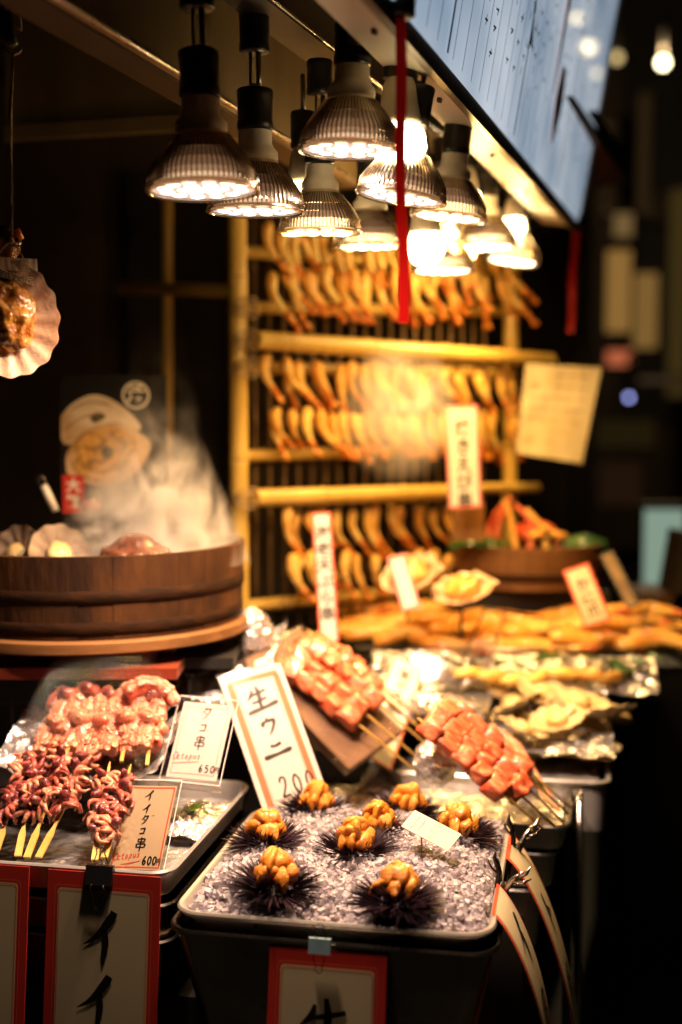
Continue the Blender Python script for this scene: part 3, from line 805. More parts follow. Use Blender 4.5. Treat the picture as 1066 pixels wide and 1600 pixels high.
# knots of twine where the rails meet the posts
for (px_, py_) in ((384, 532), (384, 778), (384, 575), (384, 482)):
    s_, z_ = rack_sz(px_, py_)
    mb = MB()
    for q in range(4):
        a0 = [RP(s_ + .024 * math.cos(t * .7), z_ + .012 * math.sin(t * .7) * (1 if q % 2 else -1) + (q - 1.5) * .006, .0 + .024 * math.sin(t * .7)) for t in range(10)]
        mb.tube(a0, .0022, 5)
    build(mb, 'twine', M['rope'], rack, world=True)

# prawns: four shapes, each with a tail of its own
PR = []
for v in range(5):
    rr = random.Random(40 + v)
    L = rr.uniform(.080, .100); bend = rr.uniform(.012, .034); pts = []; rad = []
    for i in range(12):
        t = i / 11
        pts.append(V(bend * (t ** 2) * 1.3 - .010 * math.sin(t * 3.1), .004 * math.sin(t * 5 + v), -L * t))
        rad.append(.0125 * (math.sin(min(1, t * 5 + .35) * 1.3)) * (1 - .62 * t ** 1.3))
    b_ = MB().tube(pts, rad, 10); b_.disp(.0022, 90, v * 3.1)
    t_ = MB(); e = pts[-1]
    for q in (-1, 0, 1):
        t_.blob(e + V(.007 + .001 * q, .004 * q, -.010), (.0052, .0032, .014), Euler((.35 * q, -.55 + .15 * q, 0)).to_matrix(), 8, 5)
    t_.tube([pts[-3], pts[-2], e + V(.003, 0, -.004)], [rad[-3] * 1.04, rad[-2] * 1.12, .0055], 8)
    PR.append((b_.mesh('prawn_body', M['batter']), t_.mesh('prawn_tail', M['prawn_tail'])))
PRB = []
rows = [ # (px range, py top at left, at right, count, name, scale)
    ((426, 805), 348, 398, 23, 'upper row of the top tier', 1.0),
    ((430, 805), 418, 428, 23, 'lower row of the top tier', 1.05),
    ((425, 800), 558, 580, 22, 'upper row of the middle tier', 1.0),
    ((428, 800), 640, 650, 22, 'lower row of the middle tier', 1.0),
    ((445, 700), 795, 790, 13, 'upper row of the bottom tier', .95),
    ((455, 705), 868, 862, 12, 'lower row of the bottom tier', .95),
]
for (x0, x1), y0, y1, n, nm, sc in rows:
    for i in range(n):
        t = (i + R.uniform(-.3, .3)) / (n - 1)
        px_ = x0 + (x1 - x0) * t; py_ = y0 + (y1 - y0) * t + R.uniform(-7, 7)
        s_, z_ = rack_sz(px_, py_, .0)
        k = R.randrange(5)
        yaw = math.atan2(re_.y, re_.x) + R.uniform(-.45, .45)
        o = thing('prawn', '%s prawn from the left, %s' % (ORD[i], nm), 'prawn', RP(s_, z_, R.uniform(-.02, .012)),
                  (R.uniform(-.10, .10), R.uniform(-.14, .14), yaw), 'battered prawns hanging on the bamboo rack')
        o.scale = (sc * R.uniform(.85, 1.35), sc * R.uniform(.9, 1.3), sc * R.uniform(.85, 1.12))
        place('body', PR[k][0], o); place('tail', PR[k][1], o)

# ------------------------------------------------------------------ trays
def loop_pan(mb, loops, cap_last=True):
    """loops: (w, h, r, z) -> lofted rounded rectangles"""
    N = None; vs = []; fs = []
    for (w_, h_, r_, z_) in loops:
        c = rrect(w_, h_, r_, 7); N = len(c)
        vs += [(x_, y_, z_) for x_, y_ in c]
    for i in range(len(loops) - 1):
        for k in range(N):
            k2 = (k + 1) % N
            fs.append((i * N + k, i * N + k2, (i + 1) * N + k2, (i + 1) * N + k))
    if cap_last:
        fs.append(tuple(range((len(loops) - 1) * N, len(loops) * N)))
    return mb.add(vs, fs)
def pan(w_, h_, dep, r_=.035, rim=.008, taper=.02, th=.0015):
    mb = MB()
    L = [(w_ - taper * 2 + 2 * th, h_ - taper * 2 + 2 * th, r_ * .8, -dep - th),
         (w_ - 2 * rim + 2 * th, h_ - 2 * rim + 2 * th, r_, -rim), (w_, h_, r_ + rim * .5, -rim * .7), (w_ + .002, h_ + .002, r_ + rim * .5, -rim * .2),
         (w_ - .002, h_ - .002, r_ + rim * .4, .0012), (w_ - rim, h_ - rim, r_ + rim * .2, .0008), (w_ - 2 * rim, h_ - 2 * rim, r_, -.003),
         (w_ - taper * 2, h_ - taper * 2, r_ * .8, -dep)]
    loop_pan(mb, L)
    mb.f.append(tuple(range(27, -1, -1))); mb.m.append(0)
    return mb
RIMZ = .877
FL = PZ(266, 1424, RIMZ); FR = PZ(772, 1458, RIMZ)
TW = (FR - FL).length; TD = .43
tx = TR((1, 0, 0)); ty = TR((0, 1, 0))
TC = FL + tx * (TW / 2) + ty * (TD / 2)
tray = thing('ice_tray', 'stainless steel tray heaped with crushed ice and sea urchins at the front', 'tray', TC, (0, 0, YAW))
build(pan(TW, TD, .045), 'pan', M['trayrim'], tray, angle=40)
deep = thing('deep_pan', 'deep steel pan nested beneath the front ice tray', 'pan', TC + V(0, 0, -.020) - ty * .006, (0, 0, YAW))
build(pan(TW + .012, TD + .01, .17, taper=.04), 'pan', M['shadesteel'], deep, angle=40)

# crushed ice
bed = MB().grid(lambda a_, b_: V((a_ - .5) * (TW - .022), (b_ - .5) * (TD - .022),
        -.016 + .022 * min(1, 9 * min(a_, 1 - a_)) * min(1, 7 * min(b_, 1 - b_)) + .010 * noise.noise(V(a_ * 9, b_ * 9, 1)) + .012 * b_), 60, 60)
def bed_z(x_, y_):
    a_ = x_ / (TW - .022) + .5; b_ = y_ / (TD - .022) + .5
    return -.016 + .022 * min(1, 9 * min(a_, 1 - a_)) * min(1, 7 * min(b_, 1 - b_)) + .010 * noise.noise(V(a_ * 9, b_ * 9, 1)) + .012 * b_
icebed = build(bed, 'packed_ice', M['icebed'], tray, kind='stuff')
chips = MB(); chiprng = random.Random(5)
N_CH = 8600
for i in range(N_CH):
    x_ = chiprng.uniform(-.5, .5) * (TW - .026); y_ = chiprng.uniform(-.5, .5) * (TD - .026)
    s_ = chiprng.uniform(.0025, .0074) * (1.25 if chiprng.random() < .1 else 1)
    z_ = bed_z(x_, y_) + chiprng.uniform(-.002, .008)
    E = Euler((chiprng.uniform(0, 6), chiprng.uniform(0, 6), chiprng.uniform(0, 6))).to_matrix()
    vs = []
    for q in ((-1, -1, -1), (1, -1, -1), (1, 1, -1), (-1, 1, -1), (-.7, -.7, 1), (.8, -.6, 1), (.6, .8, 1), (-.6, .6, 1)):
        v = V(q[0] * s_ * chiprng.uniform(.5, 1.15), q[1] * s_ * chiprng.uniform(.4, 1.0), q[2] * s_ * chiprng.uniform(.35, .8))
        vs.append(E @ v + V(x_, y_, z_))
    chips.add(vs, [(0, 3, 2, 1), (4, 5, 6, 7), (0, 1, 5, 4), (1, 2, 6, 5), (2, 3, 7, 6), (3, 0, 4, 7)])
ice = MB(); ice = chips
o = build(chips, 'crushed_ice', M['ice'], None, smooth=False, kind='stuff')
o.location = TC; o.rotation_euler = (0, 0, YAW)
o['label'] = 'crushed clear ice heaped in the front steel tray under the sea urchins'; o['category'] = 'ice'

# ---- sea urchins
def urchin_meshes(seed):
    rr = random.Random(seed)
    test = MB().blob((0, 0, .008), (.030, .030, .017), None, 20, 12, seed, .08, 3)
    sp = MB()
    for i in range(430):
        ph = rr.uniform(0, 2 * math.pi); el = rr.uniform(-.10, 1.0) ** 1 * 1.05
        if el > .9 and rr.random() < .5: continue
        d = V(math.cos(ph) * math.cos(el), math.sin(ph) * math.cos(el), math.sin(el) * .75).normalized()
        d = (d + V(rr.uniform(-.16, .16), rr.uniform(-.16, .16), rr.uniform(-.14, .14))).normalized()
        p0 = V(d.x * .026, d.y * .026, .008 + d.z * .014)
        L = rr.uniform(.022, .043) * (1.0 - .35 * max(0, el))
        a_ = d.orthogonal().normalized(); b_ = d.cross(a_)
        r0 = rr.uniform(.0009, .0014)
        ring = [p0 + (a_ * math.cos(k * 2.094) + b_ * math.sin(k * 2.094)) * r0 for k in range(3)]
        mid = [p0 + d * L * .6 + (a_ * math.cos(k * 2.094) + b_ * math.sin(k * 2.094)) * r0 * .75 for k in range(3)]
        sp.add(ring + mid + [p0 + d * L], [(0, 1, 4, 3), (1, 2, 5, 4), (2, 0, 3, 5), (3, 4, 6), (4, 5, 6), (5, 3, 6)])
    return test.mesh('urchin_shell', M['test']), sp.mesh('urchin_spines', M['spine'], False)
UR = [urchin_meshes(k) for k in range(4)]
ROE = []
for v in range(5):
    rr = random.Random(70 + v)
    mb = MB(); L = .0185; n = 14; pts = []; rad = []
    bend = rr.uniform(.004, .010)
    for i in range(n + 1):
        t = i / n
        pts.append(V((t - .5) * 2 * L, rr.uniform(-.0003, .0003), -bend * ((t - .5) * 2) ** 2))
        rad.append(.0092 * (max(0.02, math.sin(math.pi * min(.985, max(.015, t)))) ** .55) * (1.08 - .28 * t))
    mb.tube(pts, rad, 14, flat=.62)
    mb.v = [tuple(Vector(p) * (1 + .0) - V(0, 0, .0016 * math.exp(-(p[1] / .0016) ** 2) if p[2] > 0 else 0)) for p in mb.v]
    mb.disp(.0016, 120, v * 2.7)
    ROE.append(mb.mesh('roe_lobe', M['roe']))
ulab = [  # px, py of the roe centre, label
    (428, 1352, 1.60, 'sea urchin topped with orange roe, nearest the front left of the ice', 1.02, 0),
    (622, 1372, 1.585, 'sea urchin with five fat tongues of roe, nearest the front right of the ice', 1.0, 1),
    (418, 1284, 1.74, 'sea urchin topped with roe at the left edge of the ice', .98, 2),
    (556, 1298, 1.72, 'sea urchin topped with roe in the middle of the ice', 1.0, 3),
    (492, 1238, 1.88, 'sea urchin against the foot of the tall white price sign', .98, 0),
    (592, 1268, 1.83, 'sea urchin wedged behind the middle one, left of the small white card', .95, 1),
    (632, 1240, 1.93, 'sea urchin at the back of the ice, furthest from the camera', .95, 2),
    (716, 1274, 1.85, 'sea urchin with a round knot of roe at the right, behind the small white card', 1.0, 3),
]
for i, (px_, py_, d_, lb, sc, k) in enumerate(ulab):
    rr = random.Random(200 + i)
    zt_ = RIMZ + .048
    p = PZ(px_, py_, zt_)
    base = V(p.x, p.y, RIMZ + .006)
    o = thing('sea_urchin', lb, 'sea urchin', base, (rr.uniform(-.08, .08), rr.uniform(-.08, .08), rr.uniform(0, 6)), 'opened sea urchins on crushed ice')
    o.scale = (sc * 1.14,) * 3
    place('shell', UR[k][0], o, loc=(0, 0, 0)); place('spines', UR[k][1], o, kind='stuff')
    # roe tongues piled like petals
    n = 7
    for j in range(n):
        a_ = 2 * math.pi * j / n + rr.uniform(-.2, .2)
        e = Euler((rr.uniform(-.4, .4), .60 + rr.uniform(-.4, .35), a_ + rr.uniform(-.7, .7)))
        place('roe_lobe', ROE[rr.randrange(5)], o, loc=(math.cos(a_) * rr.uniform(.013, .018), math.sin(a_) * rr.uniform(.013, .018), .0295 + rr.uniform(-.002, .003)), rot=e, scale=(rr.uniform(.75, 1.15), rr.uniform(1.15, 1.6), rr.uniform(1.2, 1.5)))
    for j in range(4):
        a_ = 2 * math.pi * j / 4 + rr.uniform(-.6, .6)
        place('roe_lobe', ROE[rr.randrange(5)], o, loc=(math.cos(a_) * .008, math.sin(a_) * .008, .0425 + rr.uniform(0, .003)),
              rot=Euler((rr.uniform(-.4, .4), .25 + rr.uniform(-.1, .2), a_ + rr.uniform(-1.3, 1.3))), scale=(rr.uniform(.7, 1.05), rr.uniform(1.1, 1.5), 1.3))

# ---- left tray with octopus skewers
Z2 = .905
FR2 = PZ(266, 1366, Z2)
W2, D2 = .60, .42
TC2 = FR2 - tx * (W2 / 2) + ty * (D2 / 2)
tray2 = thing('octopus_tray', 'white enamelled tray lined with foil holding the octopus skewers', 'tray', TC2, (0, 0, YAW))
build(pan(W2, D2, .035, .03, .007, .012), 'pan', M['enamel'], tray2, angle=40)
def crumple(w_, h_, nx, ny, amp, sc, seed, edge=0.0, zfn=None):
    rr = random.Random(seed); k = seed * 7.3
    def fn(a_, b_):
        x_ = (a_ - .5) * w_; y_ = (b_ - .5) * h_
        p = V(x_ * sc + k, y_ * sc, k)
        r1 = 1 - abs(noise.noise(p)) * 2.2; r2 = 1 - abs(noise.noise(p * 2.3 + V(5, 3, 1))) * 2; r3 = noise.noise(p * 5.1)
        z_ = amp * (.9 * r1 + .5 * r2 + .25 * r3)
        j = noise.noise_vector(p * 1.7) * amp * .5
        if zfn: z_ += zfn(a_, b_)
        return V(x_ + j.x, y_ + j.y, z_)
    return MB().grid(fn, nx, ny)
build(crumple(W2 - .03, D2 - .03, 90, 70, .0035, 22, 3, zfn=lambda a_, b_: -.030), 'foil_lining', M['foil'], tray2, False)
# a stack of trays under it
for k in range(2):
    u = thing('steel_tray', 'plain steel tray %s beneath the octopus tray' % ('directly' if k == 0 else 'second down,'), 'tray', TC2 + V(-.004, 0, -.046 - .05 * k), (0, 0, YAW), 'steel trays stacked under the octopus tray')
    build(pan(W2 + .005, D2, .05, .03, .006, .012), 'pan', M['shadesteel'], u, angle=40)

def on2(x_, y_, z_):            # tray2 local -> world
    return TC2 + TR((x_, y_, z_))
# foil boat behind carrying the big octopus skewers
bc = P(140, 1150, 1.87)
boat = thing('foil_boat', 'crumpled foil dish under the large pink octopus skewers', 'foil dish', V(bc.x, bc.y, .955), (0, 0, YAW))
def boat_z(a_, b_):
    e = min(a_, 1 - a_) * 6
    return .060 * b_ + (.020 * max(0, 1 - e)) + .01 * max(0, 1 - (b_) * 8)
build(crumple(.27, .16, 80, 50, .006, 24, 9, zfn=boat_z), 'foil', M['foil'], boat, False)

def sucker_disc(mb, c, n, r):
    n = n.normalized(); a_ = n.orthogonal().normalized(); b_ = n.cross(a_)
    prof = [(1.0, -.25), (1.0, .30), (.70, .42), (.42, .18)]
    vs = []; fs = []; N = 8
    for (rr, zz) in prof:
        for k in range(N):
            g = 2 * math.pi * k / N
            vs.append(c + (a_ * math.cos(g) + b_ * math.sin(g)) * r * rr + n * r * zz)
    for i in range(3):
        for k in range(N):
            k2 = (k + 1) % N
            fs.append((i * N + k, i * N + k2, (i + 1) * N + k2, (i + 1) * N + k))
    fs.append(tuple(range(3 * N, 4 * N)))
    mb.add(vs, fs)
def tentacle(pts, r0, r1, seed, parent, name='tentacle', skin=False):
    """a fat cut tentacle with suckers along its upper side"""
    rr = random.Random(seed)
    c = crom([(p[0], p[1], p[2]) for p in pts], 6)
    n = len(c); rad = [(r0 + (r1 - r0) * i / (n - 1)) * (1 + .10 * math.sin(i * 1.7 + seed)) for i in range(n)]
    rad[0] *= .7; rad[-1] *= .6
    mb = MB().tube(c, rad, 14); mb.disp(.003, 60, seed)
    o = build(mb, name, M['octo_skin'] if skin else (M['octo'] if seed % 3 else M['octo_pale']), parent)
    if not skin:
        sb = MB()
        for i in range(1, n - 1):
            t = (V(*c[i + 1]) - V(*c[i - 1])).normalized()
            side = t.cross(V(0, -.55, 1)).normalized(); up = side.cross(t).normalized()
            for sgn in (-1, 1):
                if rr.random() < .12: continue
                nrm = (up + side * .55 * sgn).normalized()
                sucker_disc(sb, V(*c[i]) + nrm * rad[i] * .97, nrm, rad[i] * rr.uniform(.26, .40))
        build(sb, 'suckers', M['sucker'], o, kind='stuff')
    return o
def flat_stick(mb, a_, b_, handle=True, r=.0022):
    a_ = Vector(a_); b_ = Vector(b_); d = (b_ - a_).normalized(); L = (b_ - a_).length
    side = d.cross(V(0, 0, 1)).normalized(); up = side.cross(d)
    prof = [(0, r * 2.4), (L * .22, r * 2.4), (L * .30, r * 1.0), (L - .014, r * .9), (L, r * .25)] if handle else [(0, r), (L - .012, r), (L, r * .2)]
    vs = []; fs = []
    for (t, w_) in prof:
        p = a_ + d * t
        for sx, sz in ((-1, -1), (1, -1), (1, 1), (-1, 1)):
            vs.append(p + side * w_ * sx + up * min(w_, r) * .75 * sz)
    for i in range(len(prof) - 1):
        for k in range(4):
            k2 = (k + 1) % 4
            fs.append((i * 4 + k, i * 4 + k2, (i + 1) * 4 + k2, (i + 1) * 4 + k))
    fs.append((3, 2, 1, 0)); L0 = (len(prof) - 1) * 4; fs.append((L0, L0 + 1, L0 + 2, L0 + 3))
    return mb.add(vs, fs)
for i in range(5):
    rr = random.Random(300 + i)
    lo = P(74 + i * 38, 1184 - i * 2, 1.80); hi = P(108 + i * 33, 1098 - (i % 2) * 5, 1.895)
    o = thing('octopus_skewer', '%s large pink octopus skewer from the left in the upper foil dish' % ORD[i], 'skewer', lo, (0, 0, 0), 'large octopus leg skewers')
    d = hi - lo
    # stick
    tip = P(58 + i * 40 + (12 if i > 2 else 0), 1196 - (i % 2) * 6, 1.775)
    mb = MB(); flat_stick(mb, tip - lo, d * 1.02, False, .0026)
    build(mb, 'stick', M['stick'], o, False)
    for k in range(3):      # lengthwise arms, suckers up
        x_ = (k - 1) * .013 + rr.uniform(-.004, .004)
        q_ = rr.uniform(-.008, .008)
        pts = [d * t + V(x_ + q_ * math.sin(t * 6 + k), 0, .002 + .006 * math.sin(t * 7 + k * 2 + i)) for t in (.02, .25, .5, .75, .95)]
        tentacle(pts[::(1 if k % 2 else -1)], .0165 * rr.uniform(.85, 1.05), .0120, 17 * i + k, o)
    for k in (1, 3):      # folded pieces threaded on the stick
        c_ = d * (.12 + .26 * k) + V(0, 0, .006)
        w_ = .026
        z = rr.uniform(.0, .008)
        pts = [c_ + V(-w_ * rr.uniform(.8, 1.1), -.010, -.004), c_ + V(-w_ * .4, .012, .010 + z), c_ + V(.002, -.006, .014 + z), c_ + V(w_ * .5, .012, .008), c_ + V(w_ * rr.uniform(.9, 1.2), -.006, -.004)]
        if rr.random() < .5: pts = pts[::-1]
        tentacle(pts, .0120 * rr.uniform(.9, 1.1), .0085, 11 * i + k, o, skin=(k == 3 and i != 3))
top = thing('octopus_piece', 'curled red octopus leg lying over the top right of the foil dish', 'octopus', P(245, 1092, 1.88))
tentacle([(-.045, -.01, .01), (-.02, .0, .022), (.005, .004, .018), (.022, -.002, .008), (.030, -.012, -.006)], .014, .009, 4, top)
fl = thing('film_sheet', 'shiny cling film stretched over the large octopus skewers', 'film', P(140, 1140, 1.835))
build(crumple(.21, .12, 50, 36, .006, 18, 12, zfn=lambda a_, b_: .010 + .085 * b_ - .05 * (2 * a_ - 1) ** 4 - .02 * (1 - b_) ** 4 + .012), 'film', M['film'], fl, False).rotation_euler = (0, 0, YAW)

# baby octopus skewers
def baby_mesh(seed):
    rr = random.Random(seed); mb = MB()
    n = 8
    for k in range(n):
        ph = 2 * math.pi * k / n + rr.uniform(-.2, .2)
        pts = []; L = rr.uniform(.024, .036); turn = rr.choice((-1, 1)) * rr.uniform(1.6, 3.4)
        p = V(math.cos(ph) * .006, math.sin(ph) * .006, 0); a_ = ph; e = rr.uniform(-.1, .6)
        m = 12
        for i in range(m + 1):
            t = i / m
            pts.append(p.copy())
            step = L / m
            p += V(math.cos(a_) * math.cos(e), math.sin(a_) * math.cos(e), math.sin(e)) * step
            a_ += turn / m * (.3 + 1.7 * t); e -= rr.uniform(.08, .22)
        mb.tube(pts, [.0062 * (1 - .80 * (i / m) ** 1.0) for i in range(m + 1)], 7)
    mb.blob((0, 0, .001), (.0105, .0105, .0075), None, 10, 7)
    mb.disp(.0014, 150, seed)
    su = MB()
    return mb
BBY = [baby_mesh(500 + i).mesh('baby_octopus', M['baby'] if i % 3 else M['baby_pale']) for i in range(7)]
for m_ in BBY: m_.materials
HEAD = MB().blob((0, 0, .008), (.0085, .0070, .0125), None, 14, 10, 3, .35, 2.5).mesh('baby_octopus_head', M['baby_head'])
# (foot px, foot py, top px, top py, label)
bsk = [(-8, 1335, 40, 1200, 'baby octopus skewer furthest left, cut by the edge of the picture', .0),
       (28, 1338, 58, 1196, 'second baby octopus skewer from the left, its bare stick end at the front', .0),
       (42, 1340, 100, 1194, 'baby octopus skewer in the middle of the three with crossing stick ends', .006),
       (60, 1340, 140, 1192, 'baby octopus skewer leaning furthest right of the three with crossing stick ends', .003),
       (148, 1344, 172, 1194, 'baby octopus skewer running up from the black binder clip', .0),
       (163, 1340, 205, 1198, 'baby octopus skewer whose lower half hides behind the cream price card', .0)]
for i, (ax_, ay_, bx_, by_, lb, up) in enumerate(bsk):
    rr = random.Random(400 + i)
    lo = PZ(ax_, ay_, .905); hi = P(bx_, by_, 1.77); 
    o = thing('baby_octopus_skewer', lb, 'skewer', lo, (0, 0, 0), 'baby octopus skewers on the foil')
    d = hi - lo
    mb = MB(); flat_stick(mb, V(0, 0, .0), d + V(0, 0, .004), True, .0020)
    build(mb, 'stick', M['stick'], o, False)
    for k in range(5):
        t = (.44 + .13 * k) if i < 4 else (.22 + .135 * k)
        q = frame(d, V(0, 0, 1).cross(d))
        e = (q @ Euler((rr.uniform(-.9, .9), rr.uniform(-.7, .7), rr.uniform(0, 6))).to_matrix()).to_euler()
        c_ = place('octopus', BBY[rr.randrange(7)], o, loc=d * t + V(rr.uniform(-.003, .003), 0, .010 + up), rot=e, scale=rr.uniform(.82, 1.0))
        if k != 2:
            place('head', HEAD, c_, loc=(0, 0, .004), rot=(rr.uniform(-.5, .5), rr.uniform(-.5, .5), 0), scale=rr.uniform(.8, 1.1))
# two small foil-wrapped garnish bundles right of the card
gb = thing('garnish_packet', 'crinkled clear packet with green garnish beside the cream price card', 'packet', on2(W2 / 2 - .045, .05, -.018), (0, 0, YAW))
build(crumple(.075, .17, 34, 50, .007, 34, 21, zfn=lambda a_, b_: .012 * math.sin(a_ * 3.14) * math.sin(b_ * 3.14)), 'wrapper', M['foil'], gb, False)
mb = MB()
for k in range(5):
    mb.blob((R.uniform(-.015, .015), R.uniform(-.01, .03), .016), (.010, .006, .003), Euler((0, 0, k)).to_matrix(), 8, 5)
build(mb, 'garnish', mat('garnish_green', (.12, .26, .03), .4), gb)

# ------------------------------------------------------------------ price cards and signs
def card_obj(name, lab, cat, w_, h_, org, xv, yv, paper, inner=None, sleeve=False, thick=.0012):
    """a card whose local x runs right, y up, z towards the viewer; org = its centre"""
    o = thing(name, lab, cat, org, frame(xv, yv))
    mb = MB(); mb.box((0, 0, -thick / 2), (w_, h_, thick)); build(mb, 'card', paper, o, False)
    if sleeve:
        mb = MB(); mb.box((0, 0, .0032), (w_ + .016, h_ + .016, .0010)); build(mb, 'sleeve', M['clear'], o, False)
        mb = MB(); rect_line(mb, w_ + .015, h_ + .015, .0005, .0040); build(mb, 'sleeve_edge', M['card_edge'], o, False)
        mb = MB(); mb.box((0, -(h_ / 2 + .011), -.004), (w_ + .018, .007, .010)); build(mb, 'stand', M['clear'], o, False)
    return o
def corners(a_, b_, c_):         # centre and axes from top-left, top-right, bottom-left
    xv = b_ - a_; yv = a_ - c_
    return (a_ + b_) / 2 + (c_ - a_) / 2, xv, yv, xv.length, yv.length
# タコ串 650円
a_ = P(276, 1096, 1.88); b_ = P(352, 1103, 1.865); c_ = P(272, 1213, 1.80)
o_, xv, yv, w_, h_ = corners(a_, b_, c_)
cd1 = card_obj('price_card', 'white price card for octopus skewers in a clear sleeve, 650 yen', 'price card', w_, h_, o_, xv, yv, M['paper'], sleeve=True)
mb = MB(); rect_line(mb, w_ * .86, h_ * .88, .00035, .0003, wob=.001); build(mb, 'border', M['redink'], cd1, False)
mb = MB()
for ch, cx, cy, sz in (('タ', .0, .28, .021), ('コ', .0, .11, .015), ('串', .0, -.12, .023)):
    glyph(mb, ch, cx * w_ - sz * .42, cy * h_, sz * .85, sz, .0010)
for k, ch in enumerate('650'):
    glyph(mb, ch, w_ * (.10 + .115 * k), -h_ * .405, .0072, .0125, .0009)
glyph(mb, '円', w_ * .435 - .001, -h_ * .40, .0065, .0095, .0006)
build(mb, 'lettering', M['ink'], cd1, False)
mb = MB()
for k, ch in enumerate('Octopus'):
    glyph(mb, ch, -w_ * .46 + k * w_ * .080, -h_ * .27 + k * .0006, .0052 if k else .0075, .0105 if k not in (0,) else .012, .00055, shear=.15)
ribbon(mb, [(-w_ * .44, -h_ * .325, .0003), (-w_ * .2, -h_ * .30, .0004), (w_ * .08, -h_ * .275, .0003)], .0006)
build(mb, 'red_lettering', M['redink'], cd1, False)
# イイダコ串 600円
a_ = P(190, 1228, 1.74); b_ = P(266, 1229, 1.725); c_ = P(181, 1357, 1.65)
o_, xv, yv, w_, h_ = corners(a_, b_, c_)
cd2 = card_obj('price_card', 'cream price card with a red hand-drawn border for baby octopus skewers, 600 yen', 'price card', w_, h_, o_, xv, yv, M['paper_tan'], sleeve=True)
mb = MB(); rect_line(mb, w_ * .93, h_ * .95, .0009, .0003, wob=.0006); build(mb, 'border', M['redink'], cd2, False)
mb = MB()
for ch, cx, cy, sz in (('イ', -.02, .31, .017), ('イ', -.02, .155, .015), ('タ', .0, .03, .014), ('コ', .0, -.095, .011), ('串', .02, -.285, .020)):
    glyph(mb, ch, cx * w_ - sz * .42, cy * h_, sz * .85, sz, .0012)
glyph(mb, '"', w_ * .12, .03 * h_ + .006, .006, .008, .0006)
for k, ch in enumerate('600'):
    glyph(mb, ch, w_ * (.12 + .10 * k), -h_ * .445, .0068, .0130, .0011)
glyph(mb, '円', w_ * .41, -h_ * .445, .0055, .0095, .0006)
build(mb, 'lettering', M['ink'], cd2, False)
mb = MB()
for k, ch in enumerate('Octopus'):
    glyph(mb, ch, -w_ * .46 + k * w_ * .075, -h_ * .40 + k * .0009, .0052 if k else .007, .0095 if k else .0105, .0006, shear=.1)
ribbon(mb, [(-w_ * .28, -h_ * .445, .0004), (w_ * .02, -h_ * .41, .0005), (w_ * .10, -h_ * .385, .0003)], .0006)
ribbon(mb, [(-w_ * .20, -h_ * .455, .0003), (w_ * .06, -h_ * .40, .0003)], .0006)
build(mb, 'red_lettering', M['redink'], cd2, False)
# 生ウニ
a_ = P(333, 1062, 1.97); b_ = P(430, 1038, 2.012); c_ = P(422, 1270, 1.86)
o_, xv, yv, w_, h_ = corners(a_, b_, c_)
cd3 = card_obj('price_sign', 'tall tilted white sign with an orange border and brushed black characters, behind the urchins', 'price sign', w_, h_, o_, xv, yv, M['paper'])
mb = MB()
for (x_, y_, ww, hh) in ((0, h_ / 2 - h_ * .06, w_ * .80, .0095), (-w_ * .37, -h_ * .02, .0105, h_ * .90), (w_ * .37, -h_ * .02, .0105, h_ * .90)):
    mb.box((x_, y_, .0003), (ww, hh, .0004))
build(mb, 'border', M['orange'], cd3, False)
mb = MB(); rect_line(mb, w_ * .60, h_ * .84, .0003, .0006, 0, -h_ * .02); build(mb, 'border_line', M['orange'], cd3, False)
mb = MB()
glyph(mb, '生', -.026, h_ * .19, .050, .043, .0034)
glyph(mb, 'ウ', -.016, h_ * .01, .030, .030, .0030)
glyph(mb, 'ニ', -.026, -h_ * .165, .048, .032, .0034)
for k, ch in enumerate('200'):
    glyph(mb, ch, -w_ * .16 + k * w_ * .20, -h_ * .43, .0165, .034, .0017)
build(mb, 'lettering', M['ink'], cd3, False)
mb = MB(); mb.box((0, 0, .0022), (w_ + .006, h_ + .006, .0008)); build(mb, 'laminate', M['clear'], cd3, False)
# small card on the ice
a_ = P(639, 1281, 1.665); b_ = P(660, 1256, 1.685); c_ = P(688, 1340, 1.605)
o_, xv, yv, w_, h_ = corners(a_, b_, c_)
cd4 = card_obj('small_card', 'small white card with tiny black print leaning on the ice between two urchins', 'card', w_, h_, o_, xv, yv, M['paper_cream'])
build(MB().tube([o_ + Vector(yv) * .30 - V(0, 0, .003), V((o_ + Vector(yv) * .30).x, (o_ + Vector(yv) * .30).y, RIMZ - .01)], .0012, 6), 'stake', M['stick'], cd4, world=True)
mb = MB(); text(mb, 'Raw Sea', .0066, 0, h_ * .34, bold=.00025); text(mb, 'Urchin', .0066, 0, h_ * .20, bold=.00025); text(mb, '生うに', .0092, .001, -h_ * .04, bold=.0005); build(mb, 'lettering', M['ink'], cd4, False)

